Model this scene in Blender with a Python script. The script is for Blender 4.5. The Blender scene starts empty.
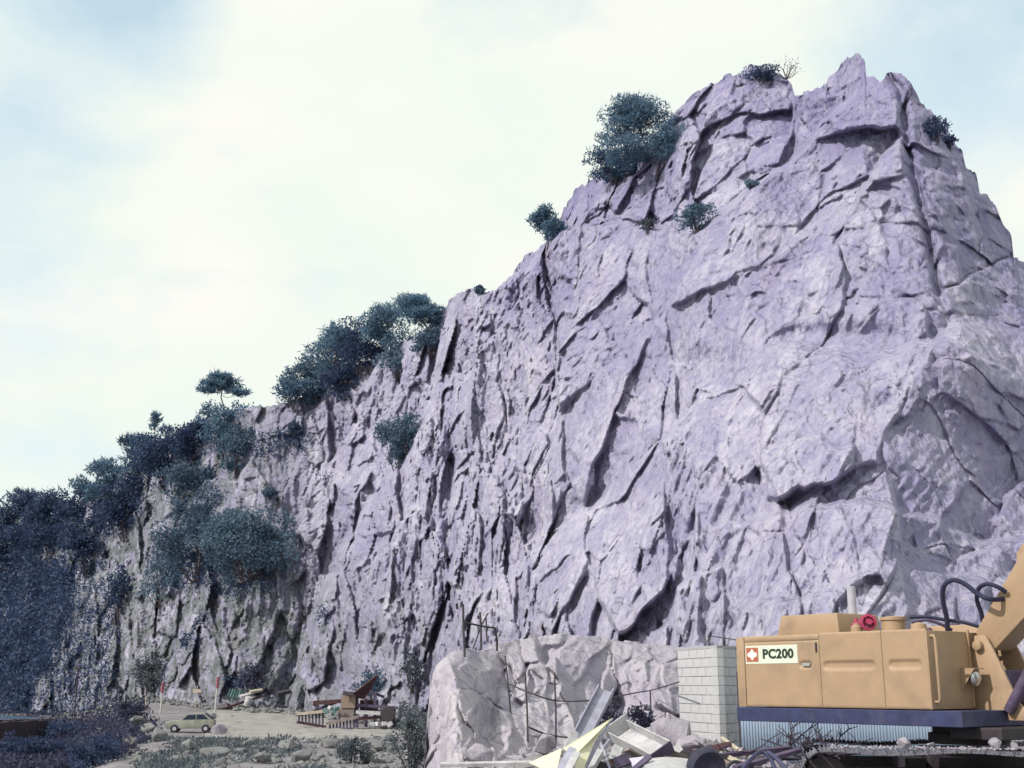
import bpy, bmesh, math, random
import numpy as np
from mathutils import Vector, Matrix

random.seed(7)
RNG = np.random.default_rng(11)
scene = bpy.context.scene
COL = scene.collection
R = math.radians

# ------------------------------------------------------------------ camera, sky, sun, exposure
LENS, EYE = 42.0, 1.75
F = LENS / 36.0 * 1024.0
PITCH = math.atan((685 - 384) / F)
CP, SP = math.cos(PITCH), math.sin(PITCH)
cam_data = bpy.data.cameras.new('camera')
cam_data.lens = LENS; cam_data.sensor_width = 36.0
cam_data.clip_start = 0.1; cam_data.clip_end = 6000
cam = bpy.data.objects.new('camera', cam_data)
cam.location = (0, 0, EYE); cam.rotation_euler = (R(90) + PITCH, 0, 0)
COL.objects.link(cam); scene.camera = cam

SUN_DIR = Vector((-0.74, -0.46, 0.70)).normalized()      # towards the sun
SUN_EL = math.asin(SUN_DIR.z)
SUN_AZ = math.atan2(SUN_DIR.x, SUN_DIR.y)
world = bpy.data.worlds.new('World'); scene.world = world
world.use_nodes = True
wn, wl = world.node_tree.nodes, world.node_tree.links
wn.clear()
w_out = wn.new('ShaderNodeOutputWorld')
sky = wn.new('ShaderNodeTexSky'); sky.sky_type = 'NISHITA'; sky.sun_disc = False
sky.sun_elevation = SUN_EL; sky.sun_rotation = SUN_AZ
sky.air_density = 1.0; sky.dust_density = 0.6; sky.ozone_density = 1.0
bg_sky = wn.new('ShaderNodeBackground'); bg_sky.inputs['Strength'].default_value = 0.15
wl.new(sky.outputs[0], bg_sky.inputs['Color'])
bg_cloud = wn.new('ShaderNodeBackground')
bg_cloud.inputs['Strength'].default_value = 1.0
tc = wn.new('ShaderNodeTexCoord')
nz1 = wn.new('ShaderNodeTexNoise'); nz1.inputs['Scale'].default_value = 3.1
nz1.inputs['Detail'].default_value = 6; nz1.inputs['Roughness'].default_value = 0.52
mp = wn.new('ShaderNodeMapping'); mp.inputs['Location'].default_value = (3.3, 1.7, 0.4)
mp.inputs['Scale'].default_value = (1, 1, 1.7)
wl.new(tc.outputs['Generated'], mp.inputs[0]); wl.new(mp.outputs[0], nz1.inputs['Vector'])


def wmath(op, a, b=None, clamp=False):
    n = wn.new('ShaderNodeMath'); n.operation = op; n.use_clamp = clamp
    for i, v in enumerate((a, b)):
        if v is None: continue
        if isinstance(v, (int, float)): n.inputs[i].default_value = v
        else: wl.new(v, n.inputs[i])
    return n.outputs[0]


def gap(px, py, tight, amount):
    """an opening in the cloud cover around one direction of the sky"""
    x, y = (px - 512) / F, (384 - py) / F
    d = Vector((x, CP - y * SP, SP + y * CP)).normalized()
    dot = wn.new('ShaderNodeVectorMath'); dot.operation = 'DOT_PRODUCT'
    wl.new(tc.outputs['Generated'], dot.inputs[0]); dot.inputs[1].default_value = d
    p = wmath('POWER', wmath('MAXIMUM', dot.outputs['Value'], 0.0), tight)
    return wmath('MULTIPLY', p, amount)


cover = nz1.outputs['Fac']
for g in ((130, -15, 260, 0.30), (20, 90, 120, 0.17), (-40, 330, 90, 0.13), (940, 15, 140, 0.13), (1100, 200, 90, 0.10), (560, 0, 420, 0.12)):
    cover = wmath('SUBTRACT', cover, gap(*g))
ramp = wn.new('ShaderNodeValToRGB')
ramp.color_ramp.elements[0].position = 0.22; ramp.color_ramp.elements[0].color = (0.60, 0.60, 0.60, 1)
ramp.color_ramp.elements[1].position = 0.47; ramp.color_ramp.elements[1].color = (1, 1, 1, 1)
wl.new(cover, ramp.inputs[0])
nz2 = wn.new('ShaderNodeTexNoise'); nz2.inputs['Scale'].default_value = 5.0; nz2.inputs['Detail'].default_value = 4
wl.new(mp.outputs[0], nz2.inputs['Vector'])
crmp = wn.new('ShaderNodeValToRGB')
crmp.color_ramp.elements[0].position = 0.3; crmp.color_ramp.elements[0].color = (0.86, 0.95, 0.88, 1)
crmp.color_ramp.elements[1].position = 0.7; crmp.color_ramp.elements[1].color = (1.0, 0.99, 0.92, 1)
wl.new(nz2.outputs['Fac'], crmp.inputs[0])
thin = wn.new('ShaderNodeMapRange'); thin.inputs[1].default_value = 0.24; thin.inputs[2].default_value = 0.46
wl.new(cover, thin.inputs[0])
cm = wn.new('ShaderNodeMix'); cm.data_type = 'RGBA'; cm.inputs[6].default_value = (0.80, 1.0, 1.05, 1)   # thin blue veil
wl.new(thin.outputs[0], cm.inputs[0]); wl.new(crmp.outputs[0], cm.inputs[7])
wl.new(cm.outputs[2], bg_cloud.inputs['Color'])
mix = wn.new('ShaderNodeMixShader')
wl.new(ramp.outputs[0], mix.inputs[0]); wl.new(bg_sky.outputs[0], mix.inputs[1]); wl.new(bg_cloud.outputs[0], mix.inputs[2])
wl.new(mix.outputs[0], w_out.inputs['Surface'])

sun_data = bpy.data.lights.new('sun', 'SUN')
sun_data.energy = 4.2; sun_data.angle = R(1.0); sun_data.color = (1.0, 0.94, 0.86)
sun = bpy.data.objects.new('sun', sun_data)
sun.rotation_euler = SUN_DIR.to_track_quat('Z', 'Y').to_euler()
sun.location = (-60, -40, 80)
COL.objects.link(sun)

scene.view_settings.view_transform = 'Standard'
scene.view_settings.look = 'None'
scene.view_settings.exposure = 0.0
scene.view_settings.gamma = 1.0
scene.render.engine = 'CYCLES'
scene.cycles.max_bounces = 5; scene.cycles.diffuse_bounces = 3; scene.cycles.glossy_bounces = 2
scene.cycles.transmission_bounces = 2; scene.cycles.transparent_max_bounces = 4


# ------------------------------------------------------------------ geometry helpers
def ray(px, py):
    x, y = (px - 512) / F, (384 - py) / F
    return x, CP - y * SP, SP + y * CP


def at(px, py, Y):
    a, b, c = ray(px, py)
    return Vector((a / b * Y, Y, EYE + c / b * Y))


def at_np(px, py, Y):
    a, b, c = ray(px, py)
    return np.stack([a / b * Y, Y, EYE + c / b * Y], -1)


def px_size(Y, n):                                   # metres that n pixels span at depth Y
    return n * Y / (F / CP)


def new_mesh(name, verts, faces, mats=(), smooth=False):
    me = bpy.data.meshes.new(name)
    me.from_pydata([tuple(v) for v in verts] if not isinstance(verts, np.ndarray) else verts.tolist(), [],
                   faces if not isinstance(faces, np.ndarray) else faces.tolist())
    for m in mats: me.materials.append(m)
    if smooth: me.polygons.foreach_set('use_smooth', [True] * len(me.polygons))
    me.update()
    return me


def fast_mesh(name, verts, faces, mat, smooth=False):
    """numpy arrays of verts (n,3) and equal-sized faces (m,k)"""
    me = bpy.data.meshes.new(name)
    verts = np.ascontiguousarray(verts, dtype=np.float32); faces = np.ascontiguousarray(faces, dtype=np.int32)
    m, k = faces.shape
    me.vertices.add(len(verts)); me.vertices.foreach_set('co', verts.ravel())
    me.loops.add(m * k); me.loops.foreach_set('vertex_index', faces.ravel())
    me.polygons.add(m); me.polygons.foreach_set('loop_start', np.arange(0, m * k, k, dtype=np.int32))
    me.polygons.foreach_set('loop_total', np.full(m, k, dtype=np.int32))
    if smooth: me.polygons.foreach_set('use_smooth', np.ones(m, dtype=bool))
    me.materials.append(mat)
    me.update(calc_edges=True); me.validate()
    return me


def link(name, me, parent=None, loc=(0, 0, 0), rot=(0, 0, 0), scale=(1, 1, 1)):
    o = bpy.data.objects.new(name, me); COL.objects.link(o)
    o.location = loc; o.rotation_euler = rot; o.scale = scale
    if parent is not None: o.parent = parent
    return o


def thing(name, label, cat, loc=(0, 0, 0), rot=(0, 0, 0), group=None):
    o = bpy.data.objects.new(name, None); COL.objects.link(o)
    o.location = loc; o.rotation_euler = rot
    o.empty_display_size = 0.2
    return tag(o, label, cat, group)


def tag(o, label=None, cat=None, group=None, kind=None):
    if label: o['label'] = label
    if cat: o['category'] = cat
    if group: o['group'] = group
    if kind: o['kind'] = kind
    return o


class MB:
    """collects shapes into one mesh"""
    def __init__(s): s.v = []; s.f = []

    def add(s, vs, fs):
        n = len(s.v); s.v += [Vector(v) for v in vs]; s.f += [tuple(i + n for i in f) for f in fs]; return s

    def box(s, c, size, rot=None, bev=0.0, taper=None):
        bm = bmesh.new(); bmesh.ops.create_cube(bm, size=1.0)
        for v in bm.verts:
            k = 1.0
            if taper is not None and v.co.z > 0: k = taper
            v.co = Vector((v.co.x * size[0] * k, v.co.y * size[1] * k, v.co.z * size[2]))
        if bev > 0: bmesh.ops.bevel(bm, geom=bm.edges[:], offset=bev, segments=2, affect='EDGES', profile=0.6)
        return s._take(bm, c, rot)

    def _take(s, bm, c, rot):
        M = Matrix.Translation(Vector(c))
        if rot is not None: M = M @ (rot if isinstance(rot, Matrix) else Matrix.Rotation(rot[2], 4, 'Z') @ Matrix.Rotation(rot[1], 4, 'Y') @ Matrix.Rotation(rot[0], 4, 'X'))
        bm.verts.index_update()
        s.add([M @ v.co for v in bm.verts], [[v.index for v in f.verts] for f in bm.faces]); bm.free(); return s

    def tube(s, pts, r, n=8, cap=True):
        pts = [Vector(p) for p in pts]
        rs = r if isinstance(r, (list, tuple)) else [r] * len(pts)
        rings = []; up = None
        for i, p in enumerate(pts):
            d = (pts[min(i + 1, len(pts) - 1)] - pts[max(i - 1, 0)]).normalized()
            if up is None:
                up = Vector((0, 0, 1)) if abs(d.z) < 0.9 else Vector((1, 0, 0))
            a = d.cross(up).normalized(); b = a.cross(d).normalized(); up = b
            rings.append([p + (a * math.cos(2 * math.pi * k / n) + b * math.sin(2 * math.pi * k / n)) * rs[i] for k in range(n)])
        fs = []
        for i in range(len(rings) - 1):
            for k in range(n):
                fs.append((i * n + k, i * n + (k + 1) % n, (i + 1) * n + (k + 1) % n, (i + 1) * n + k))
        if cap:
            fs.append(tuple(range(n - 1, -1, -1))); m = (len(rings) - 1) * n; fs.append(tuple(m + k for k in range(n)))
        return s.add([v for r_ in rings for v in r_], fs)

    def lathe(s, prof, c=(0, 0, 0), axis=(0, 0, 1), n=20):
        """profile [(radius, height)] about an axis through c"""
        ax = Vector(axis).normalized(); t = Vector((1, 0, 0)) if abs(ax.x) < 0.9 else Vector((0, 1, 0))
        a = ax.cross(t).normalized(); b = ax.cross(a); c = Vector(c)
        vs = []; fs = []
        for r_, h in prof:
            for k in range(n):
                w = 2 * math.pi * k / n
                vs.append(c + ax * h + (a * math.cos(w) + b * math.sin(w)) * max(r_, 1e-4))
        for i in range(len(prof) - 1):
            for k in range(n):
                fs.append((i * n + k, i * n + (k + 1) % n, (i + 1) * n + (k + 1) % n, (i + 1) * n + k))
        fs.append(tuple(range(n - 1, -1, -1))); m = (len(prof) - 1) * n; fs.append(tuple(m + k for k in range(n)))
        return s.add(vs, fs)

    def prism(s, poly, y0, y1, bev=0.0):
        """polygon in local x,z extruded along y"""
        bm = bmesh.new()
        A = [bm.verts.new((x, y0, z)) for x, z in poly]; B = [bm.verts.new((x, y1, z)) for x, z in poly]
        n = len(poly); bm.faces.new(A); bm.faces.new(B[::-1])
        for i in range(n): bm.faces.new((A[(i + 1) % n], A[i], B[i], B[(i + 1) % n]))
        bmesh.ops.recalc_face_normals(bm, faces=bm.faces[:])
        if bev > 0: bmesh.ops.bevel(bm, geom=bm.edges[:], offset=bev, segments=2, affect='EDGES', profile=0.6)
        return s._take(bm, (0, 0, 0), None)

    def slab(s, corners, thick):
        """a plate through a list of 3D corners (roughly planar), with thickness along its normal"""
        c = [Vector(p) for p in corners]
        n = Vector((0, 0, 0))
        for i in range(1, len(c) - 1): n += (c[i] - c[0]).cross(c[i + 1] - c[0])
        n.normalize(); k = len(c)
        vs = [p + n * thick / 2 for p in c] + [p - n * thick / 2 for p in c]
        fs = [tuple(range(k)), tuple(range(2 * k - 1, k - 1, -1))] + [(i, i + k, (i + 1) % k + k, (i + 1) % k) for i in range(k)]
        return s.add(vs, fs)

    def build(s, name, mat, parent=None, loc=(0, 0, 0), rot=(0, 0, 0), smooth=False):
        me = new_mesh(name, s.v, s.f, [mat])
        bm = bmesh.new(); bm.from_mesh(me); bmesh.ops.recalc_face_normals(bm, faces=bm.faces[:]); bm.to_mesh(me); bm.free()
        if smooth:
            me.polygons.foreach_set('use_smooth', [True] * len(me.polygons))
            try: me.set_sharp_from_angle(angle=R(35))
            except Exception: pass
        return link(name, me, parent, loc, rot)


def beam_between(mb, a, b, w, h, roll=0.0):
    """rectangular bar from a to b"""
    a, b = Vector(a), Vector(b); d = b - a
    q = d.to_track_quat('X', 'Z').to_matrix().to_4x4() @ Matrix.Rotation(roll, 4, 'X')
    return mb.box((a + b) / 2, (d.length, w, h), q)


# ------------------------------------------------------------------ numpy noise
def _h(i, j, k, seed):
    i = i.astype(np.int64); j = j.astype(np.int64)
    n = (i * 374761393 + j * 668265263 + k * 974711 + seed * 1274126177) & 0xFFFFFFFF
    n = ((n ^ (n >> 13)) * 1274126177) & 0xFFFFFFFF
    n = ((n ^ (n >> 16)) * 2246822519) & 0xFFFFFFFF
    n = n ^ (n >> 15)
    return (n & 0xFFFFFF) / float(0xFFFFFF)


def vnoise(x, y, seed=0):
    i, j = np.floor(x), np.floor(y); u, v = x - i, y - j
    u = u * u * u * (u * (u * 6 - 15) + 10); v = v * v * v * (v * (v * 6 - 15) + 10)
    a, b = _h(i, j, 0, seed), _h(i + 1, j, 0, seed); c, d = _h(i, j + 1, 0, seed), _h(i + 1, j + 1, 0, seed)
    return (a + (b - a) * u) * (1 - v) + (c + (d - c) * u) * v


def fbm(x, y, seed=0, oct=4, gain=0.5):
    t = np.zeros_like(x); a = 1.0; tot = 0
    for o in range(oct):
        t += a * (vnoise(x * 2 ** o + 17.3 * o, y * 2 ** o - 9.1 * o, seed + o) - 0.5); tot += a; a *= gain
    return t / tot * 2


def cells(x, y, seed=0):
    """2D Voronoi: distance gap to the next cell, three random values of the cell, offset from its point, and the same of the next cell"""
    i0, j0 = np.floor(x), np.floor(y)
    b1 = np.full(x.shape, 9.0); b2 = np.full(x.shape, 9.0)
    k1 = [np.zeros_like(x) for _ in range(4)]; k2 = [np.zeros_like(x) for _ in range(4)]
    for di in (-1, 0, 1):
        for dj in (-1, 0, 1):
            i, j = i0 + di, j0 + dj
            dx, dy = x - i - _h(i, j, 1, seed), y - j - _h(i, j, 2, seed); d = np.sqrt(dx * dx + dy * dy)
            m = d < b1; m2 = (~m) & (d < b2); new = (i, j, dx, dy)
            b2 = np.where(m, b1, np.where(m2, d, b2)); b1 = np.where(m, d, b1)
            for q in range(4):
                k2[q] = np.where(m, k1[q], np.where(m2, new[q], k2[q])); k1[q] = np.where(m, new[q], k1[q])
    r = [_h(k1[0], k1[1], 3 + q, seed) for q in range(3)]; r2 = [_h(k2[0], k2[1], 3 + q, seed) for q in range(3)]
    return b2 - b1, r, k1[2], k1[3], (r2, k2[2], k2[3])


def plates(c, a0, ax, ay, w):
    """each cell is a tilted plane; neighbours meet in a steep but closed step"""
    e, r, ox, oy, (q, px_, py_) = c
    v1 = a0 * (r[0] - 0.5) + ax * (r[1] - 0.5) * ox + ay * (r[2] - 0.5) * oy
    v2 = a0 * (q[0] - 0.5) + ax * (q[1] - 0.5) * px_ + ay * (q[2] - 0.5) * py_
    m = 0.5 * (1 - np.clip(e / w, 0, 1)); return v1 * (1 - m) + v2 * m


def sstep(a, b, x):
    t = np.clip((x - a) / (b - a), 0, 1); return t * t * (3 - 2 * t)


# ------------------------------------------------------------------ materials
def mat_nodes(name):
    m = bpy.data.materials.new(name); m.use_nodes = True
    nt = m.node_tree; b = nt.nodes['Principled BSDF']
    return m, nt, b


def mat(name, col, rough=0.6, metal=0.0, var=0.25, scale=6.0, bump=0.15, dirt=None, dirt_amt=0.5, spec=0.4, bump_scale=None):
    """paint, metal, wood or stone with mottled colour, dirt patches and fine relief"""
    m, nt, b = mat_nodes(name); N, L = nt.nodes, nt.links
    tcn = N.new('ShaderNodeTexCoord')
    n1 = N.new('ShaderNodeTexNoise'); n1.inputs['Scale'].default_value = scale; n1.inputs['Detail'].default_value = 6; n1.inputs['Roughness'].default_value = 0.65
    L.new(tcn.outputs['Object'], n1.inputs['Vector'])
    r1 = N.new('ShaderNodeValToRGB')
    lo = tuple(c * (1 - var) for c in col); hi = tuple(min(1, c * (1 + var)) for c in col)
    r1.color_ramp.elements[0].position = 0.3; r1.color_ramp.elements[0].color = (*lo, 1)
    r1.color_ramp.elements[1].position = 0.7; r1.color_ramp.elements[1].color = (*hi, 1)
    L.new(n1.outputs['Fac'], r1.inputs[0])
    out = r1.outputs[0]
    if dirt is not None:
        n2 = N.new('ShaderNodeTexNoise'); n2.inputs['Scale'].default_value = scale * 0.45; n2.inputs['Detail'].default_value = 9; n2.inputs['Roughness'].default_value = 0.7
        L.new(tcn.outputs['Object'], n2.inputs['Vector'])
        r2 = N.new('ShaderNodeValToRGB'); r2.color_ramp.elements[0].position = 0.52; r2.color_ramp.elements[1].position = 0.72
        r2.color_ramp.elements[0].color = (0, 0, 0, 1); r2.color_ramp.elements[1].color = (dirt_amt,) * 3 + (1,)
        L.new(n2.outputs['Fac'], r2.inputs[0])
        mx = N.new('ShaderNodeMix'); mx.data_type = 'RGBA'
        L.new(r2.outputs[0], mx.inputs[0]); L.new(out, mx.inputs[6]); mx.inputs[7].default_value = (*dirt, 1)
        out = mx.outputs[2]
    L.new(out, b.inputs['Base Color'])
    b.inputs['Roughness'].default_value = rough; b.inputs['Metallic'].default_value = metal
    b.inputs['Specular IOR Level'].default_value = spec
    if bump > 0:
        n3 = N.new('ShaderNodeTexNoise'); n3.inputs['Scale'].default_value = bump_scale or scale * 5; n3.inputs['Detail'].default_value = 5
        L.new(tcn.outputs['Object'], n3.inputs['Vector'])
        bp = N.new('ShaderNodeBump'); bp.inputs['Strength'].default_value = bump; bp.inputs['Distance'].default_value = 0.05
        L.new(n3.outputs['Fac'], bp.inputs['Height']); L.new(bp.outputs[0], b.inputs['Normal'])
    return m


def rock_material(name, base, pale, stain_shade, moss, dark, bump=0.9, detail=1.0, chisel=0.75):
    m, nt, b = mat_nodes(name); N, L = nt.nodes, nt.links
    geo = N.new('ShaderNodeNewGeometry')
    pos = geo.outputs['Position']

    def noise(scale, det=6, rough=0.6, stretch=None):
        n = N.new('ShaderNodeTexNoise'); n.inputs['Scale'].default_value = scale; n.inputs['Detail'].default_value = det; n.inputs['Roughness'].default_value = rough
        if stretch:
            q = N.new('ShaderNodeMapping'); q.inputs['Scale'].default_value = stretch; L.new(pos, q.inputs[0]); L.new(q.outputs[0], n.inputs['Vector'])
        else: L.new(pos, n.inputs['Vector'])
        return n.outputs['Fac']

    def rmp(x, a, b_, lo=0.0, hi=1.0):
        n = N.new('ShaderNodeMapRange'); n.inputs[1].default_value = a; n.inputs[2].default_value = b_; n.inputs[3].default_value = lo; n.inputs[4].default_value = hi
        L.new(x, n.inputs[0]); return n.outputs[0]

    def mixc(f, a, c):
        n = N.new('ShaderNodeMix'); n.data_type = 'RGBA'
        if isinstance(f, float): n.inputs[0].default_value = f
        else: L.new(f, n.inputs[0])
        for i, v in ((6, a), (7, c)):
            if isinstance(v, tuple): n.inputs[i].default_value = (*v, 1)
            else: L.new(v, n.inputs[i])
        return n.outputs[2]

    def mul(a, c):
        n = N.new('ShaderNodeMath'); n.operation = 'MULTIPLY'
        for i, v in enumerate((a, c)):
            if isinstance(v, float): n.inputs[i].default_value = v
            else: L.new(v, n.inputs[i])
        return n.outputs[0]

    att = N.new('ShaderNodeAttribute'); att.attribute_name = 'tint'
    sep = N.new('ShaderNodeSeparateColor'); L.new(att.outputs['Color'], sep.inputs[0])
    c = mixc(rmp(noise(0.22, 4, 0.62), 0.34, 0.66), base, pale)
    c = mixc(rmp(sep.outputs[2], 0.25, 0.8, 0.0, 0.62), c, dark)
    c = mixc(rmp(noise(1.7, 3, 0.72), 0.44, 0.68, 0, 0.62), c, stain_shade)
    streak = rmp(noise(0.9, 3, 0.65, (1.0, 1.0, 0.07)), 0.42, 0.58, 0, 0.9)
    c = mixc(mul(sep.outputs[1], 0.55), c, stain_shade)  # overall wash: carries the painted shade of the mask along with stain
    c = mixc(mul(streak, sep.outputs[1]), c, stain_shade)
    c = mixc(mul(rmp(noise(0.5, 4, 0.7), 0.36, 0.56), sep.outputs[0]), c, moss)
    # weathered iron blush
    c = mixc(rmp(noise(0.33, 3, 0.6, (1, 1, 0.5)), 0.58, 0.78, 0, 0.22), c, (0.46, 0.37, 0.42))
    # dirt lodged in joints
    v1 = N.new('ShaderNodeTexVoronoi'); v1.feature = 'DISTANCE_TO_EDGE'; v1.inputs['Scale'].default_value = 0.75 * detail
    wq = N.new('ShaderNodeMapping'); wq.inputs['Scale'].default_value = (1.0, 1.0, 0.55); wq.inputs['Rotation'].default_value = (0.35, 0.25, 0)
    wa = N.new('ShaderNodeVectorMath'); wa.operation = 'ADD'
    wc = N.new('ShaderNodeTexNoise'); wc.inputs['Scale'].default_value = 0.9; wc.inputs['Detail'].default_value = 2
    L.new(pos, wc.inputs['Vector'])
    ws = N.new('ShaderNodeVectorMath'); ws.operation = 'SCALE'; ws.inputs['Scale'].default_value = 0.3
    L.new(wc.outputs['Color'], ws.inputs[0]); L.new(pos, wa.inputs[0]); L.new(ws.outputs[0], wa.inputs[1])
    L.new(wa.outputs[0], wq.inputs[0]); L.new(wq.outputs[0], v1.inputs['Vector'])
    crack = rmp(v1.outputs['Distance'], 0.0, 0.05, 1.0, 0.0)
    crack = mul(crack, rmp(noise(0.45, 1, 0.5), 0.52, 0.62))
    c = mixc(mul(crack, 0.55), c, tuple(q * 0.35 for q in stain_shade))
    L.new(c, b.inputs['Base Color'])
    b.inputs['Roughness'].default_value = 0.92; b.inputs['Specular IOR Level'].default_value = 0.2
    bp1 = N.new('ShaderNodeBump'); bp1.inputs['Strength'].default_value = bump; bp1.inputs['Distance'].default_value = 0.35
    n_a = noise(1.5 * detail, 5, 0.7)
    L.new(n_a, bp1.inputs['Height'])
    bp3 = N.new('ShaderNodeBump'); bp3.inputs['Strength'].default_value = chisel; bp3.inputs['Distance'].default_value = 0.30 / detail
    ch = N.new('ShaderNodeTexVoronoi'); ch.feature = 'F1'; ch.distance = 'CHEBYCHEV'; ch.inputs['Scale'].default_value = 1.9 * detail
    cq = N.new('ShaderNodeMapping'); cq.inputs['Scale'].default_value = (1.0, 1.0, 0.6); cq.inputs['Rotation'].default_value = (0.5, 0.4, 0.3)
    L.new(pos, cq.inputs[0]); L.new(cq.outputs[0], ch.inputs['Vector'])
    L.new(ch.outputs['Distance'], bp3.inputs['Height']); L.new(bp1.outputs[0], bp3.inputs['Normal'])
    L.new(bp3.outputs[0], b.inputs['Normal'])
    return m


def leaf_material(name, col, col2, trans=0.35):
    m, nt, b = mat_nodes(name); N, L = nt.nodes, nt.links
    geo = N.new('ShaderNodeNewGeometry'); oi = N.new('ShaderNodeObjectInfo')
    n = N.new('ShaderNodeTexNoise'); n.inputs['Scale'].default_value = 0.9; n.inputs['Detail'].default_value = 4
    L.new(geo.outputs['Position'], n.inputs['Vector'])
    ad = N.new('ShaderNodeMath'); ad.operation = 'MULTIPLY_ADD'; ad.inputs[1].default_value = 0.35; L.new(oi.outputs['Random'], ad.inputs[0]); L.new(n.outputs['Fac'], ad.inputs[2])
    ad2 = N.new('ShaderNodeMath'); ad2.operation = 'MULTIPLY_ADD'; ad2.inputs[1].default_value = 0.35; L.new(geo.outputs['Random Per Island'], ad2.inputs[0]); L.new(ad.outputs[0], ad2.inputs[2])
    r = N.new('ShaderNodeValToRGB')
    r.color_ramp.elements[0].position = 0.45; r.color_ramp.elements[0].color = (*col, 1)
    r.color_ramp.elements[1].position = 1.1 if False else 1.0; r.color_ramp.elements[1].color = (*col2, 1)
    L.new(ad2.outputs[0], r.inputs[0]); L.new(r.outputs[0], b.inputs['Base Color'])
    b.inputs['Roughness'].default_value = 0.65; b.inputs['Specular IOR Level'].default_value = 0.25
    tr = N.new('ShaderNodeBsdfTranslucent'); L.new(r.outputs[0], tr.inputs['Color'])
    mx = N.new('ShaderNodeMixShader'); mx.inputs[0].default_value = trans
    out = N['Material Output']
    L.new(b.outputs[0], mx.inputs[1]); L.new(tr.outputs[0], mx.inputs[2]); L.new(mx.outputs[0], out.inputs['Surface'])
    return m


M = {}
M['rock'] = rock_material('quarry_rock', (0.375, 0.362, 0.475), (0.53, 0.52, 0.59), (0.20, 0.187, 0.335), (0.135, 0.15, 0.16), (0.235, 0.22, 0.36))
M['rock_near'] = rock_material('outcrop_rock', (0.38, 0.355, 0.415), (0.485, 0.46, 0.50), (0.27, 0.245, 0.35), (0.36, 0.34, 0.32), (0.33, 0.305, 0.40), detail=2.2, bump=0.45, chisel=0.3)
M['stone'] = mat('loose_stone', (0.30, 0.28, 0.33), 0.9, var=0.3, scale=3, bump=0.5, dirt=(0.18, 0.16, 0.22))
M['stone_far'] = mat('mossy_stone', (0.17, 0.175, 0.18), 0.9, var=0.35, scale=1.5, bump=0.4, dirt=(0.11, 0.11, 0.17))
M['tan'] = mat('tan_machine_paint', (0.345, 0.240, 0.155), 0.5, var=0.07, scale=3.5, bump=0.02, dirt=(0.20, 0.145, 0.115), dirt_amt=0.6)
M['deck'] = mat('dark_blue_paint', (0.028, 0.034, 0.095), 0.55, var=0.3, scale=5, bump=0.05, dirt=(0.09, 0.08, 0.14), dirt_amt=0.6)
M['dark'] = mat('dark_greasy_steel', (0.030, 0.024, 0.032), 0.6, 0.0, var=0.4, scale=8, bump=0.1, dirt=(0.07, 0.05, 0.05))
M['shoe'] = mat('dusty_track_steel', (0.16, 0.16, 0.20), 0.7, 0.1, var=0.5, scale=7, bump=0.2, dirt=(0.30, 0.29, 0.31), dirt_amt=0.9)
M['hose'] = mat('black_rubber_hose', (0.020, 0.022, 0.06), 0.45, var=0.2, bump=0.05)
M['pipe'] = mat('grey_painted_pipe', (0.38, 0.38, 0.45), 0.5, 0.0, var=0.12, scale=6, bump=0.02)
M['chrome'] = mat('lamp_metal', (0.55, 0.57, 0.58), 0.25, 0.9, var=0.05, bump=0)
M['pole_red'] = mat('faded_red_paint', (0.24, 0.075, 0.11), 0.7, var=0.25, bump=0.05)
M['pole_white'] = mat('weathered_white_paint', (0.42, 0.42, 0.40), 0.7, var=0.2, bump=0.05)
M['red'] = mat('crimson_paint', (0.33, 0.035, 0.10), 0.45, var=0.2, bump=0.03)
M['white'] = mat('white_enamel', (0.78, 0.76, 0.68), 0.45, var=0.04, bump=0.0)
M['decal'] = mat('decal_white', (0.58, 0.61, 0.52), 0.55, var=0.06, bump=0.0)
M['decal_red'] = mat('decal_red', (0.36, 0.11, 0.06), 0.5, var=0.06, bump=0.0)
M['decal_green'] = mat('decal_dark_green', (0.012, 0.03, 0.018), 0.5, var=0.05, bump=0.0)
M['block'] = mat('concrete_block', (0.45, 0.455, 0.475), 0.88, var=0.10, scale=7, bump=0.25, dirt=(0.38, 0.36, 0.42), dirt_amt=0.5)
M['mortar'] = mat('mortar', (0.35, 0.345, 0.37), 0.95, var=0.15, scale=9, bump=0.2)
M['blue_sheet'] = mat('pale_blue_sheet', (0.36, 0.46, 0.62), 0.5, 0.0, var=0.12, scale=3, bump=0.03, dirt=(0.30, 0.33, 0.38), dirt_amt=0.4)
M['cream'] = mat('cream_sheet_paint', (0.62, 0.60, 0.44), 0.55, var=0.06, scale=5, bump=0.04, dirt=(0.55, 0.50, 0.33), dirt_amt=0.35)
M['grey_steel'] = mat('grey_galvanised', (0.34, 0.34, 0.43), 0.5, 0.35, var=0.25, scale=6, bump=0.05, dirt=(0.20, 0.16, 0.19))
M['pale_steel'] = mat('pale_grey_paint', (0.44, 0.44, 0.46), 0.55, 0.0, var=0.25, scale=5, bump=0.04, dirt=(0.17, 0.14, 0.19), dirt_amt=0.75)
M['iron'] = mat('dark_iron', (0.055, 0.05, 0.06), 0.7, 0.2, var=0.4, scale=9, bump=0.15, dirt=(0.12, 0.07, 0.05))
M['rust'] = mat('rusty_iron', (0.075, 0.036, 0.042), 0.8, 0.1, var=0.4, scale=5, bump=0.2, dirt=(0.05, 0.03, 0.045))
M['purple_iron'] = mat('weathered_iron', (0.085, 0.065, 0.12), 0.75, 0.15, var=0.45, scale=4, bump=0.2, dirt=(0.17, 0.14, 0.18))
M['timber'] = mat('weathered_timber', (0.22, 0.18, 0.17), 0.85, var=0.35, scale=4, bump=0.25, dirt=(0.10, 0.08, 0.10))
M['pale_timber'] = mat('pale_timber', (0.42, 0.37, 0.30), 0.85, var=0.25, scale=4, bump=0.2)
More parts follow.
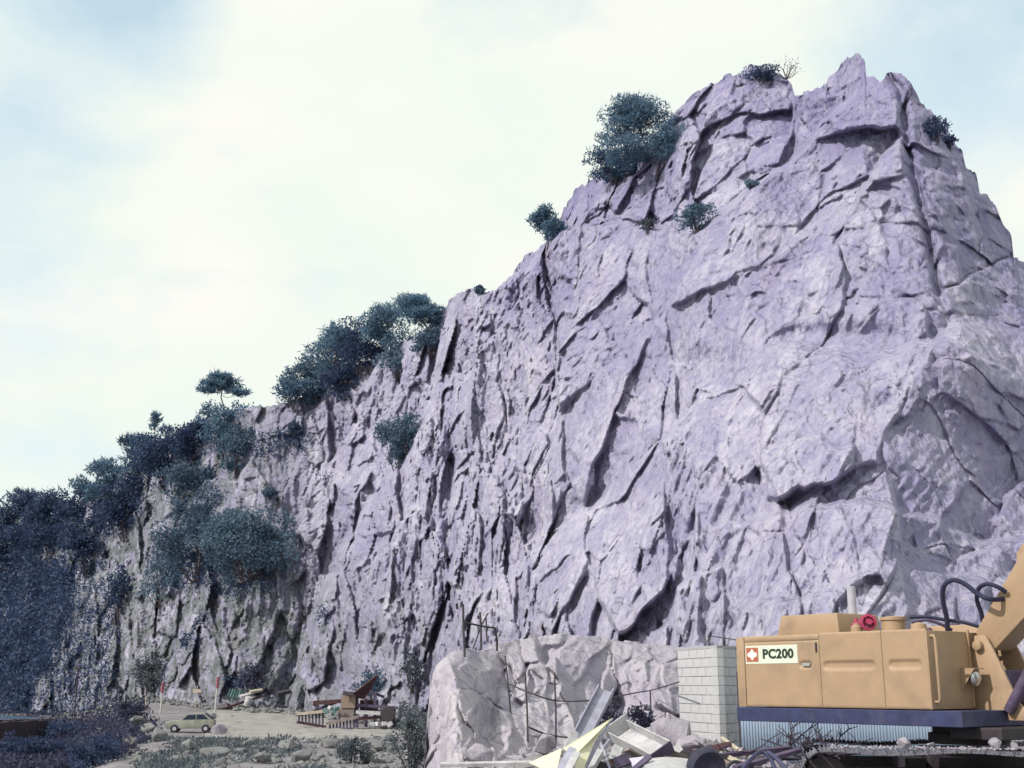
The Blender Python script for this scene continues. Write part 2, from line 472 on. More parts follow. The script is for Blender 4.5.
M['tan_far'] = mat('faded_tan_paint', (0.25, 0.19, 0.15), 0.7, var=0.2, scale=2, bump=0.1, dirt=(0.20, 0.13, 0.12))
M['green_sheet'] = mat('green_corrugated', (0.12, 0.21, 0.20), 0.6, var=0.2, scale=2, bump=0.05)
M['tyre'] = mat('tyre_rubber', (0.025, 0.025, 0.05), 0.75, var=0.3, scale=8, bump=0.2, dirt=(0.09, 0.08, 0.12))
M['rim'] = mat('dull_red_rim', (0.12, 0.04, 0.075), 0.6, var=0.3, scale=8, bump=0.1)
M['car'] = mat('faded_cream_car', (0.24, 0.245, 0.215), 0.65, var=0.3, scale=2, bump=0.02, dirt=(0.32, 0.30, 0.22))
M['glass'] = mat('dark_glass', (0.02, 0.03, 0.06), 0.12, var=0.1, bump=0, spec=0.6)
M['bark'] = mat('bark', (0.085, 0.065, 0.075), 0.9, var=0.4, scale=5, bump=0.4)
M['dead_wood'] = mat('dead_branches', (0.042, 0.032, 0.05), 0.9, var=0.4, scale=6, bump=0.2)
M['pine'] = leaf_material('pine_needles', (0.037, 0.066, 0.135), (0.105, 0.185, 0.27))
M['leaf'] = leaf_material('scrub_leaves', (0.042, 0.070, 0.132), (0.115, 0.185, 0.25))
M['leaf_dark'] = leaf_material('dark_forest_leaves', (0.024, 0.034, 0.095), (0.058, 0.090, 0.175))  # darker, bluer leaf colour for the wood and the dark shrubs
M['leaf_olive'] = leaf_material('dusty_leaves', (0.060, 0.075, 0.105), (0.12, 0.145, 0.165))
M['weed'] = leaf_material('dry_weeds', (0.022, 0.024, 0.065), (0.065, 0.068, 0.115))


# ------------------------------------------------------------------ the cliff
RIM = [(-160, 640), (-60, 580), (0, 548), (40, 527), (70, 505), (100, 492), (125, 470), (150, 448), (170, 434), (190, 424), (215, 415), (245, 407), (268, 404), (285, 404), (300, 398),
       (320, 385), (345, 372), (365, 362), (385, 352), (405, 342), (430, 326), (444, 308), (452, 299), (462, 292), (472, 290), (490, 292), (500, 284), (512, 275), (518, 262), (530, 254), (545, 242), (559, 226),
       (564, 204), (575, 192), (590, 180), (605, 168), (625, 158), (640, 150), (660, 132), (680, 108), (692, 95), (715, 82), (740, 72), (752, 66), (762, 68), (775, 68), (786, 74), (792, 80), (795, 92),
       (806, 91), (815, 86), (825, 79), (835, 72), (846, 62), (853, 57), (857, 54), (862, 57), (865, 64), (866, 79), (873, 78), (880, 84), (886, 78), (895, 76), (905, 78), (912, 86), (918, 98), (928, 110), (938, 122), (948, 131),
       (956, 144), (962, 150), (966, 168), (976, 174), (980, 195), (986, 195), (990, 201), (996, 212), (1003, 228), (1009, 236), (1012, 240), (1013, 260), (1026, 264), (1060, 292), (1120, 350), (1200, 420)]
BASE_Y = [(-160, 262), (0, 215), (100, 172), (200, 148), (300, 132), (400, 115), (430, 106), (480, 91), (560, 73), (700, 56), (860, 47), (1024, 43), (1200, 40)]
RIM_Y = [(-160, 285), (0, 236), (100, 192), (200, 167), (300, 150), (400, 133), (452, 122), (480, 114), (560, 101), (640, 94), (750, 83), (860, 75), (1024, 66), (1200, 60)]


def interp(tab, x):
    return np.interp(x, [a for a, _ in tab], [b for _, b in tab])


BOT = 775.0
_rx = np.arange(-200, 1240, 2.0)
_rs = np.convolve(np.pad(interp(RIM, _rx), 40, mode='edge'), np.hanning(41) / np.hanning(41).sum(), 'same')[40:-40]
_ym = 0.5 * (interp(BASE_Y, _rx) + interp(RIM_Y, _rx)); _xm = (_rx - 512) / F * _ym
_ss = np.concatenate([[0], np.cumsum(np.hypot(np.diff(_xm), np.diff(_ym)))])
L_BULGE = [(300, 760), (420, 660), (480, 592), (540, 548), (600, 500), (640, 436), (660, 424), (700, 405), (740, 382), (768, 350), (795, 342), (830, 352), (860, 362), (900, 350), (960, 322), (1024, 330), (1200, 360)]
L_SUMMIT = [(400, 330), (500, 285), (520, 268), (560, 232), (628, 222), (687, 231), (720, 212), (747, 187), (788, 162), (830, 120), (870, 88), (1200, -100)]
L_SHELF = [(600, 560), (700, 530), (780, 512), (830, 508), (880, 505), (940, 520), (980, 540), (1200, 540)]
L_FOOT = [(560, 640), (700, 610), (790, 600), (850, 578), (900, 560), (960, 575), (1200, 600)]
L_LEFTLEDGE = [(-160, 640), (60, 600), (130, 575), (200, 560), (240, 578), (290, 585), (330, 640), (360, 720), (400, 800), (1200, 900)]


def macro_depth(px, py):
    rim = np.interp(px, _rx, _rs)
    t = np.clip((700 - py) / np.maximum(700 - rim, 30), -0.15, 1)
    Y = interp(BASE_Y, px) + (interp(RIM_Y, px) - interp(BASE_Y, px)) * (0.75 * t + 0.25 * t * t * np.sign(t))
    k = Y / 70.0
    wob = 9 * fbm(px / 45.0, py / 45.0, 3, 3)

    def below(line, soft):                                         # 1 below the line, 0 above it
        return sstep(-soft, soft, py + wob - interp(line, px))
    inR = sstep(380, 470, px)
    Y = Y - 4.6 * below(L_BULGE, 7) * inR
    # the bulge leans back towards its crest
    Y = Y + 3.0 * np.exp(-np.maximum(py - interp(L_BULGE, px), 0) / 45.0) * below(L_BULGE, 7) * inR
    Y = Y + 4.5 * (1 - below(L_SUMMIT, 5)) * sstep(450, 530, px) * (1 - sstep(830, 880, px))
    inB = sstep(640, 800, px)
    Y = Y - 1.6 * below(L_SHELF, 5) * inB - 1.3 * below(L_FOOT, 6) * inB
    Y = Y - 5.5 * below(L_LEFTLEDGE, 12) * (1 - sstep(235, 330, px))
    crest = np.interp(py, [330, 345, 420, 520, 640, 760], [860, 800, 790, 800, 780, 770])
    Y = Y + 0.042 * np.maximum(px - crest, 0) * sstep(290, 470, py) * (1 - 0.5 * sstep(560, 640, py))
    # squarish block at the left of the summit, turned to the right
    Y = Y + 0.055 * np.clip(px - 705, 0, 90) * (1 - sstep(790, 800, px)) * (1 - sstep(105, 165, py + wob))
    # face that turns away right of the tall crack
    edge = np.interp(py, [60, 90, 150, 200, 300, 420], [880, 905, 912, 925, 945, 1010])
    Y = Y + 0.075 * np.maximum(px - edge, 0) * (1 - sstep(260, 420, py))
    Y = Y + 1.6 * np.exp(-((px - edge + 4) / 5.0) ** 2) * (1 - sstep(280, 330, py))
    # gully that runs down the left of the great wall, and the wall beyond it
    gl = np.interp(py, [290, 330, 400, 460, 520, 560, 620, 700], [455, 446, 430, 398, 360, 338, 310, 285])
    Y = Y + 3.2 * np.exp(-((px - gl) / 7.0) ** 2)
    Y = Y + 6.0 * (1 - sstep(-10, 6, px - gl)) * sstep(230, 330, px)
    g2 = np.interp(py, [380, 450, 560, 700], [440, 452, 448, 425])
    Y = Y + 2.2 * np.exp(-((px - g2) / 5.0) ** 2) * sstep(400, 440, py)
    # buttress between the gullies, smooth slab by the pine
    Y = Y - 3.0 * np.exp(-(((px - 385) / 42.0) ** 2)) * sstep(430, 520, py)
    Y = Y - 4.0 * np.exp(-(((px - 262) / 55.0) ** 2)) * (1 - sstep(520, 590, py))
    # scooped hollows in the middle of the face
    Y = Y + 2.2 * np.exp(-(((px - 575) / 60.0) ** 2) - (((py - 515 + (px - 575) * 0.55) / 22.0) ** 2))
    Y = Y + 1.6 * np.exp(-(((px - 690) / 45.0) ** 2) - (((py - 372) / 26.0) ** 2))
    Y = Y + 1.5 * np.exp(-(((px - 850) / 60.0) ** 2) - (((py - 335) / 12.0) ** 2))
    return Y, k


def macro_mean(px):
    return 0.5 * (interp(BASE_Y, px) + interp(RIM_Y, px))


def cliff_depth(px, py, full=False):
    px = np.asarray(px, float); py = np.asarray(py, float)
    Y0, k = macro_depth(px, py)
    P = at_np(px, py, Y0)
    s = -np.interp(px, _rx, _ss); z = P[..., 2]
    ws = s + 0.8 * fbm(s / 3.5, z / 3.5, 21, 3); wz = z + 0.8 * fbm(s / 3.5 + 7, z / 3.5, 22, 3)
    slab = np.exp(-(((px - 760) / 190.0) ** 4) - (((py - 300) / 85.0) ** 4))
    slab = np.maximum(slab, 0.8 * np.exp(-(((px - 560) / 75.0) ** 4) - (((py - 380) / 90.0) ** 4)))
    slab = np.maximum(slab, 0.8 * np.exp(-(((px - 265) / 45.0) ** 4) - (((py - 460) / 60.0) ** 4)))
    rough = 1 - 0.6 * slab
    d = np.zeros_like(px)
    ba, bb = macro_mean(px - 12), macro_mean(px + 12)
    slope = np.abs(bb - ba) / np.abs((px + 12 - 512) / F * bb - (px - 12 - 512) / F * ba)
    K = np.clip(1 + 0.45 * (np.sqrt(1 + slope ** 2) - 1), 1, 1.9)

    def turn(a, b, ang):
        c, q = np.cos(ang), np.sin(ang); return a * c + b * q, b * c - a * q
    # large plates, each with its own dip
    a, b = turn(ws, wz, 0.35)
    c1 = cells(a / 7.0, b / 10.0, 31); e1, r1, ox, oy, _ = c1
    d += (0.5 + 0.5 * rough) * K * plates(c1, 1.2, 4.2, 4.2, 0.03)
    gr = sstep(-0.05, 0.2, fbm(s / 6, z / 6, 25, 3))
    d += 0.45 * (1 - sstep(0.0, 0.03, e1)) * gr
    # medium blocks, whose joints turn from plate to plate
    a, b = turn(ox * 7.0, oy * 10.0, -0.1 + 1.7 * (r1[2] - 0.5))
    c2 = cells(a / 2.5 + 50 * r1[0], b / 4.6 + 50 * r1[1], 37); e2, r2, ox, oy, _ = c2
    in1 = sstep(0.0, 0.035, e1)
    d += rough * in1 * K * plates(c2, 0.6, 2.2, 2.0, 0.06)
    d += rough * in1 * 0.22 * (1 - sstep(0.0, 0.06, e2)) * (r2[2] > 0.5)
    # small blocks
    a, b = turn(ox * 2.5, oy * 4.6, -0.2 + 1.6 * (r2[1] - 0.5))
    c3 = cells(a / 0.95 + 50 * r2[0], b / 1.5 + 50 * r2[2], 41); e3, r3, ox, oy, _ = c3
    in2 = in1 * sstep(0.0, 0.07, e2)
    sm = in2 * (0.35 + 0.65 * rough) * (0.5 + 0.9 * sstep(-0.2, 0.25, fbm(s / 9, z / 9, 24, 3)))
    d += sm * K * plates(c3, 0.20, 0.80, 0.75, 0.12)
    # chips
    c4 = cells((s * 0.8 + z * 0.6) / 0.40, (z * 0.8 - s * 0.6) / 0.58, 43)
    d += (0.3 + 0.7 * rough) * K * plates(c4, 0.04, 0.30, 0.30, 0.25)
    # tall ribs and flutes in the left half
    rib = sstep(215, 260, px) * (1 - sstep(520, 640, px)) * (0.5 + 0.5 * sstep(330, 420, py))
    rn = fbm(ws / 1.5 + z * 0.10, z / 11.0, 51, 3)
    d += rib * (0.8 * np.abs(rn) - 0.3)
    # slanting flutes right of the gully
    rb2 = sstep(560, 680, px) * sstep(420, 470, py)
    rn = fbm((s + z * 0.75) / 1.3, (z - s * 0.75) / 9.0, 53, 3)
    d += rb2 * (0.7 * np.abs(rn) - 0.2)
    d += 0.7 * fbm(s / 7, z / 7, 61, 3) + 0.10 * fbm(s / 0.6, z / 0.6, 63, 3)
    fade = 0.6 + 0.4 * sstep(0, 26, py - np.interp(px, _rx, _rs))
    Y = Y0 + d * (0.74 + 0.20 * k) * fade
    if not full: return Y
    return Y, r1[0], r2[0], r3[0]


def depth1(px, py):
    return float(cliff_depth(np.array([px]), np.array([py]))[0])


def build_cliff():
    cols = np.concatenate([np.arange(-150, 0, 4.0), np.arange(0, 1030, 1.25), np.arange(1030, 1190, 4.0)])
    nr = 520
    t = np.linspace(0, 1, nr)
    jag = 7.0 * (cells(cols / 21.0, cols * 0 + 0.5, 73)[1][0] - 0.5) * sstep(440, 560, cols) + 4.5 * (cells(cols / 9.0, cols * 0 + 0.5, 71)[1][0] - 0.5) + 2.0 * (cells(cols / 3.3, cols * 0 + 0.5, 72)[1][0] - 0.5)
    rim = interp(RIM, cols) + jag
    srim = np.interp(cols, _rx, _rs)
    PX = np.repeat(cols[None], nr, 0); PY = srim[None] + (BOT - srim)[None] * t[:, None]
    PY = PY + (rim - srim)[None] * np.exp(-(PY - srim[None]) / 28.0)
    Y, ra, rb_, rc = cliff_depth(PX, PY, True)
    P = at_np(PX, PY, Y)
    # the top and the slope behind the edge
    back = []
    top = P[0]
    for dy, dz in ((0.8, -0.1), (2.5, -0.5), (6, -2.2), (14, -6), (30, -14), (70, -34)):
        q = top.copy(); q[:, 1] += dy; q[:, 0] += dy * top[:, 0] / top[:, 1]; q[:, 2] = np.maximum(q[:, 2] + dz + 0.7 * fbm(q[:, 0] / 3, q[:, 1] / 3, 5, 3), -4)
        back.append(q)
    rows = np.concatenate([np.stack(back[::-1]), P], 0)
    n, m = rows.shape[:2]
    idx = np.arange(n * m).reshape(n, m)
    faces = np.stack([idx[:-1, :-1], idx[1:, :-1], idx[1:, 1:], idx[:-1, 1:]], -1).reshape(-1, 4)
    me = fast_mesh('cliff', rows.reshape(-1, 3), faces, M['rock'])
    moss = np.clip(1.0 - sstep(190, 380, PX) + 0.55 * (1 - sstep(380, 560, PX)) * sstep(520, 640, PY), 0, 1)
    moss = np.maximum(moss, 0.30 * sstep(560, 660, PY))
    stain_shade = np.clip(0.15 + 0.65 * (1 - sstep(0, 150, PY - srim[None])) * sstep(430, 600, PX) + 0.45 * np.exp(-(((PX - 780) / 200.0) ** 2) - (((PY - 260) / 80.0) ** 2)) + 0.3 * sstep(830, 960, PX) * (1 - sstep(480, 600, PY)) + 0.35 * fbm(PX / 60.0, PY / 60.0, 301, 4), 0, 1)  # rock stain, plus shade painted in towards the rim and right-turned side
    colr = np.zeros((n, m, 4), np.float32); colr[..., 3] = 1
    colr[n - nr:, :, 0] = moss; colr[n - nr:, :, 1] = stain_shade; colr[:n - nr, :, 0] = moss[0][None]; colr[n - nr:, :, 2] = 0.25 * ra + 0.40 * rb_ + 0.35 * rc
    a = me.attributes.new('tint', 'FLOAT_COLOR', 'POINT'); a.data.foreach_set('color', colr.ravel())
    o = link('cliff', me); tag(o, kind='structure')
    return o


build_cliff()


# ------------------------------------------------------------------ the ground
def ground_h(X, Y):
    X = np.asarray(X, float); Y = np.asarray(Y, float)
    u = X / np.maximum(Y, 1)                                       # tangent of the bearing
    left = 1 - sstep(-0.09, -0.045, u)
    low = -1.8 * left * sstep(22, 40, Y)
    z = low + 0.10 * fbm(X / 2.2, Y / 2.2, 81, 4) + 0.25 * fbm(X / 9, Y / 9, 82, 3) * sstep(10, 30, Y)
    # flat sandy road in the lower floor
    # rubble slope in front of it
    edge = np.exp(-((Y - 66) / 13.0) ** 2) * left * sstep(-0.34, -0.26, u)
    z += edge * (0.15 + 0.55 * fbm(X / 4, Y / 4, 84, 4))
    # brush slope at the far left, falling to the pond
    z -= 0.9 * (1 - sstep(-0.37, -0.31, u)) * sstep(30, 60, Y)
    # talus against the cliff foot
    z += 0.045 * np.maximum(Y - 112, 0) * left * sstep(-0.36, -0.28, u)
    # heap of rubble and scrap this side of the outcrop
    z += 0.62 * np.exp(-((X - 2.0) / 2.6) ** 4 - ((Y - 21.0) / 4.5) ** 4)
    z += 0.25 * np.exp(-((X - 4.2) / 2.2) ** 4 - ((Y - 25) / 4.0) ** 4)
    return z


def hit(px, py, y0=12.0, y1=260.0):
    a, b, c = ray(px, py)
    for Y in np.arange(y0, y1, 0.5):
        if EYE + c / b * Y <= float(ground_h(a / b * Y, Y)): return Vector((a / b * Y, Y, float(ground_h(a / b * Y, Y))))
    return at(px, py, y1)


def gz(x, y): return float(ground_h(x, y))


M['ground'] = mat('quarry_floor', (0.19, 0.18, 0.195), 0.95, var=0.35, scale=0.6, bump=0.5, bump_scale=6, dirt=(0.14, 0.13, 0.16), dirt_amt=0.8)
us = np.concatenate([np.linspace(-1.6, -0.5, 20), np.linspace(-0.49, 0.5, 300), np.linspace(0.52, 1.6, 20)])
ys = np.concatenate([np.linspace(-30, 8, 16), np.linspace(8.5, 30, 60), np.geomspace(30.5, 260, 150), np.geomspace(275, 4500, 18)])
UU, YY = np.meshgrid(us, ys)
XX = UU * np.maximum(YY, 14) * 1.0
ZZ = ground_h(XX, YY)
ZZ = np.where(YY > 255, -2.0, ZZ); ZZ = np.where(YY < 8, 0.05 * fbm(XX, YY, 4, 2), ZZ)
nn = UU.shape; idx = np.arange(nn[0] * nn[1]).reshape(nn)
gf = np.stack([idx[:-1, :-1], idx[:-1, 1:], idx[1:, 1:], idx[1:, :-1]], -1).reshape(-1, 4)
tag(link('ground', fast_mesh('ground', np.stack([XX, YY, ZZ], -1).reshape(-1, 3), gf, M['ground'], True)), kind='structure')

# the sandy road on the lower floor: a sheet that follows the ground
M['road'] = mat('sandy_road', (0.27, 0.262, 0.255), 0.95, var=0.25, scale=0.5, bump=0.3, bump_scale=5, dirt=(0.27, 0.25, 0.24), dirt_amt=0.5)
ROAD = []
near = [(205, 738), (240, 741), (290, 741), (340, 738), (390, 736), (425, 733)]
far = [(205, 712), (240, 711), (290, 715), (330, 722), (370, 727), (425, 728)]
rv, rf = [], []
NU, NV = 60, 14
for i in range(NU + 1):
    px = 205 + (425 - 205) * i / NU
    yn = np.interp(px, [a for a, _ in near], [b for _, b in near]) + 1.5 * math.sin(i * 0.9)
    yf = np.interp(px, [a for a, _ in far], [b for _, b in far]) + 0.8 * math.sin(i * 1.7)
    A = at(px, yn, 80); ua = A.x / A.y
    d0 = (EYE + 1.8) * (F / CP) / (yn - 685); d1 = (EYE + 1.8) * (F / CP) / (yf - 685)
    d1 = min(d1, 145)
    for j in range(NV + 1):
        Yv = d0 + (d1 - d0) * j / NV
        rv.append((ua * Yv, Yv, gz(ua * Yv, Yv) + 0.05 + 0.02 * math.sin(i + j)))
for i in range(NU):
    for j in range(NV):
        k = i * (NV + 1) + j
        rf.append((k, k + NV + 1, k + NV + 2, k + 1))
tag(link('road', new_mesh('road', rv, rf, [M['road']], True)), kind='structure')

# the pond at the far left
mw, nt, b = mat_nodes('pond_water')
b.inputs['Base Color'].default_value = (0.10, 0.15, 0.22, 1); b.inputs['Roughness'].default_value = 0.18
b.inputs['IOR'].default_value = 1.33
wnz = nt.nodes.new('ShaderNodeTexNoise'); wnz.inputs['Scale'].default_value = 1.2; wnz.inputs['Detail'].default_value = 4
wtc = nt.nodes.new('ShaderNodeNewGeometry'); nt.links.new(wtc.outputs['Position'], wnz.inputs['Vector'])
wb = nt.nodes.new('ShaderNodeBump'); wb.inputs['Strength'].default_value = 0.15; wb.inputs['Distance'].default_value = 0.1
nt.links.new(wnz.outputs['Fac'], wb.inputs['Height']); nt.links.new(wb.outputs[0], b.inputs['Normal'])
wz = -1.75
wv = [(-95, 128, wz), (-64, 126, wz), (-55, 128, wz), (-50.5, 133, wz), (-54, 140, wz), (-62, 150, wz), (-75, 165, wz), (-92, 190, wz), (-112, 200, wz), (-130, 190, wz)]
tag(link('water', new_mesh('water', wv, [tuple(range(len(wv)))], [mw])), kind='structure')


# ------------------------------------------------------------------ rock outcrop with the old fence
O_RIM = [(424, 760), (427, 720), (431, 680), (436, 665), (446, 655), (462, 649), (476, 652), (488, 650), (500, 642), (530, 637), (560, 634), (600, 637), (640, 643), (680, 648), (740, 655), (800, 670), (860, 690)]
O_RIMY = [(424, 25.5), (440, 26.5), (470, 27), (520, 29), (600, 31), (700, 32), (860, 33)]


def outcrop_depth(px, py):
    rim = interp(O_RIM, px)
    t = np.clip((py - rim) / (775 - rim + 1), 0, 1)
    Y = interp(O_RIMY, px) + 1.5 * sstep(440, 520, px) - 7.5 * t * sstep(415, 480, px)
    Y -= 1.2 * np.exp(-((px - 452) / 16.0) ** 2) * sstep(645, 670, py)             # rounded pillar
    Y += 1.0 * np.exp(-((px - 492 + (py - 700) * 0.25) / 7.0) ** 2) * sstep(655, 690, py)
    Y -= 0.8 * np.exp(-((px - 520) / 18.0) ** 2) * sstep(700, 730, py)
    Y += 1.2 * np.exp(-((px - 618) / 24.0) ** 2 - ((py - 705) / 20.0) ** 2)
    Y += 0.8 * np.exp(-((px - 560) / 26.0) ** 2 - ((py - 712) / 20.0) ** 2)
    s = (px - 512) * 0.022; z = (685 - py) * 0.022
    ws = s + 0.25 * fbm(s, z, 91, 3); wz = z + 0.25 * fbm(s + 5, z, 92, 3)
    c1 = cells(ws / 1.1 + wz * 0.12, wz / 1.9 - ws * 0.1, 193); e1, r1, ox, oy, _ = c1
    d = plates(c1, 0.35, 1.9, 1.3, 0.05) + 0.16 * (1 - sstep(0, 0.04, e1)) * (r1[0] > 0.3)
    c2 = cells(ox * 2.6 + 40 * r1[0], oy * 2.8 + 40 * r1[2], 94); e2, r2, ox, oy, _ = c2
    d += sstep(0, 0.05, e1) * (plates(c2, 0.26, 1.0, 0.9, 0.10) + 0.06 * (1 - sstep(0, 0.08, e2)) * (r2[0] > 0.5))
    d += plates(cells(ws / 0.16, wz / 0.22, 95), 0.05, 0.26, 0.26, 0.3) + 0.12 * np.abs(fbm(ws / 0.5, wz / 2.2, 96, 3))
    outcrop_depth.tone = 0.5 * r1[0] + 0.5 * r2[0]
    return Y + d * (0.25 + 0.75 * sstep(0, 22, py - rim))


def build_outcrop():
    cols = np.arange(424, 861, 1.1); nr = 150
    t = np.linspace(0, 1, nr)
    rim = interp(O_RIM, cols) + 2.4 * (cells(cols / 8.0, cols * 0 + 0.5, 97)[1][0] - 0.5)
    PX = np.repeat(cols[None], nr, 0); PY = rim[None] + (790 - rim)[None] * t[:, None]
    P = at_np(PX, PY, outcrop_depth(PX, PY)); tone = outcrop_depth.tone
    top = P[0]; back = []
    for dy, dz in ((0.3, 0.02), (1.0, 0.0), (2.5, 0.05), (6, 0.1), (12, 0.3), (22, 0.6), (34, 0.5)):
        q = top.copy(); q[:, 1] += dy; q[:, 0] += dy * 0.02
        q[:, 2] = q[:, 2] + dz * sstep(440, 520, cols) + 0.05 * dy ** 0.5 * fbm(q[:, 0] / 0.8, q[:, 1] / 0.8, 6, 3)
        k = 1 - sstep(424, 436, cols)
        q[:, 2] = q[:, 2] * (1 - k) + np.minimum(q[:, 2], -0.5) * k
        back.append(q)
    rows = np.concatenate([np.stack(back[::-1]), P], 0); n, m = rows.shape[:2]
    # left flank that closes the outcrop towards the lower floor
    idx = np.arange(n * m).reshape(n, m)
    faces = np.stack([idx[:-1, :-1], idx[1:, :-1], idx[1:, 1:], idx[:-1, 1:]], -1).reshape(-1, 4)
    me = fast_mesh('rock_outcrop', rows.reshape(-1, 3), faces, M['rock_near'])
    colr = np.zeros((n * m, 4), np.float32); colr[:, 0] = 0.15; colr[:, 1] = 0.12; colr[:, 2] = 0.35; colr[:, 3] = 1; colr[-tone.size:, 2] = 0.15 + 0.7 * tone.ravel()
    me.attributes.new('tint', 'FLOAT_COLOR', 'POINT').data.foreach_set('color', colr.ravel())
    tag(link('rock_outcrop', me), kind='structure')


build_outcrop()


# ------------------------------------------------------------------ excavator
ZD = 1.38                                                          # top of the deck
TH = R(52)
fwd = Vector((math.cos(TH), -math.sin(TH), 0)); lft = Vector((math.sin(TH), math.cos(TH), 0))
corner = Vector((6.37, 18.8, 0))
EX0 = corner - 1.15 * fwd + 1.35 * lft
exc = thing('excavator', 'tan tracked excavator with dark blue deck and raised boom beside the blue sheet fence', 'excavator', EX0, (0, 0, -TH))
EXI = Matrix.Translation(EX0) @ Matrix.Rotation(-TH, 4, 'Z')
EXI = EXI.inverted()


def exl(px, py, Y): return EXI @ at(px, py, Y)                      # a point in the excavator's own axes


def pressed_panel(name, x0, x1, z0, z1, y, slots, parent, m, thick=0.05, step=0.02):
    """sheet panel on the right side with slots pressed into it; outward is -y"""
    nx = max(2, int((x1 - x0) / step)); nz = max(2, int((z1 - z0) / step))
    xs = np.linspace(x0, x1, nx + 1); zs = np.linspace(z0, z1, nz + 1)
    Xg, Zg = np.meshgrid(xs, zs)
    D = np.zeros_like(Xg)
    for (a, b, zc, r) in slots:
        dx = np.maximum(np.maximum(a - Xg, Xg - b), 0); q = np.sqrt(dx ** 2 + (Zg - zc) ** 2)
        D += 0.032 * (1 - sstep(r * 0.45, r, q))
    edge = np.minimum(np.minimum(Xg - x0, x1 - Xg), np.minimum(Zg - z0, z1 - Zg))
    D += 0.012 * (1 - sstep(0, 0.022, edge))
    V = np.stack([Xg, y + D, Zg], -1).reshape(-1, 3)
    n = len(V); idx = np.arange(n).reshape(Xg.shape)
    f = np.stack([idx[:-1, :-1], idx[:-1, 1:], idx[1:, 1:], idx[1:, :-1]], -1).reshape(-1, 4).tolist()
    Vb = V.copy(); Vb[:, 1] = y + thick
    ring = list(idx[0, :]) + list(idx[1:, -1]) + list(idx[-1, -2::-1]) + list(idx[-2:0:-1, 0])
    vv = V.tolist(); base = len(vv); rb = {}
    for i in ring: rb[i] = len(vv); vv.append(Vb[i].tolist())
    for a, b in zip(ring, ring[1:] + ring[:1]): f.append([b, a, rb[a], rb[b]])
    f.append([rb[i] for i in ring])
    o = link(name, new_mesh(name, vv, f, [m]), parent)
    o.data.polygons.foreach_set('use_smooth', [True] * len(o.data.polygons))
    try: o.data.set_sharp_from_angle(angle=R(40))
    except Exception: pass
    return o


XT, XF = -2.70, 1.15                                               # tail and front of the engine house
ZT = ZD + 1.20
G = 0.007
core = MB().box(((XT + XF) / 2, -0.30, (ZD + ZT) / 2), (XF - XT - 0.06, 1.98, ZT - ZD - 0.02), bev=0.01)
core.build('engine_house', M['tan'], exc)
cw = MB().prism([(XT, ZD - 0.0), (XT, ZT - 0.02), (-2.51 - G, ZT), (-2.51 - G, ZD)], -1.35, 1.35, bev=0.02)
cw.build('counterweight', M['tan'], exc, smooth=True)
door = pressed_panel('side_door', -2.51, -0.88 - G, ZD + 0.01, ZT - 0.10, -1.35, [(-1.25, -1.11, ZD + 0.70, 0.075)], exc, M['tan'])
pressed_panel('door_header', -2.51, -0.88 - G, ZT - 0.10 + G, ZT, -1.35, [], exc, M['tan'])
pressed_panel('side_panel', -0.88, 0.34 - G, ZD + 0.01, ZT + 0.015, -1.35, [(-0.74, 0.12, ZD + 0.68, 0.085)], exc, M['tan'])
pressed_panel('side_panel', 0.34, XF, ZD + 0.01, ZT + 0.015, -1.35, [(0.52, 0.97, ZD + 0.68, 0.085)], exc, M['tan'])
MB().box((-1.17, -1.342, ZD + 0.70), (0.15, 0.02, 0.055), bev=0.008).build('handle', M['chrome'], door)
MB().box((-0.935, -1.356, ZD + 0.98), (0.035, 0.012, 0.16), bev=0.003).build('latch', M['dark'], door)
# maker's plate: white strip with a red square, white emblem and green lettering
plate = MB().box((-1.905, -1.3535, ZD + 0.885), (1.15, 0.005, 0.31)).build('decal_plate', M['decal'], exc)
MB().box((-2.325, -1.3575, ZD + 0.885), (0.27, 0.004, 0.24)).build('emblem_field', M['decal_red'], plate)
em = MB()
cx, cz = -2.325, ZD + 0.885
em.lathe([(0.040, 0), (0.040, 0.003)], (cx - 0.068, -1.3597, cz), (0, -1, 0), 18)
em.lathe([(0.040, 0), (0.040, 0.003)], (cx + 0.068, -1.3597, cz), (0, -1, 0), 18)
em.box((cx, -1.3613, cz), (0.036, 0.003, 0.185)); em.box((cx, -1.3617, cz), (0.12, 0.003, 0.034))
em.box((cx - 0.032, -1.3609, cz + 0.040), (0.030, 0.002, 0.044), (0, 0.6, 0)); em.box((cx + 0.032, -1.3609, cz + 0.040), (0.030, 0.002, 0.044), (0, -0.6, 0))
em.box((cx - 0.032, -1.3609, cz - 0.040), (0.030, 0.002, 0.044), (0, -0.6, 0)); em.box((cx + 0.032, -1.3609, cz - 0.040), (0.030, 0.002, 0.044), (0, 0.6, 0))
em.build('emblem', M['white'], plate)


def lettering(name, body, size, m, parent, loc, rot, bold=0.012, sx=1.0):
    cu = bpy.data.curves.new(name, 'FONT'); cu.body = body; cu.size = size; cu.extrude = 0.0015
    cu.align_x = 'CENTER'; cu.align_y = 'CENTER'; cu.offset = bold; cu.space_character = 1.05; cu.resolution_u = 3
    to = bpy.data.objects.new('tmp', cu); COL.objects.link(to)
    bpy.context.view_layer.update()
    me = bpy.data.meshes.new_from_object(to.evaluated_get(bpy.context.evaluated_depsgraph_get()))
    bpy.data.objects.remove(to); me.name = name
    me.materials.clear(); me.materials.append(m)
    return link(name, me, parent, loc, rot, (sx, 1, 1))


lettering('lettering', 'PC200', 0.215, M['decal_green'], plate, (-1.755, -1.3580, ZD + 0.885), (R(90), 0, 0), 0.009, 1.12)

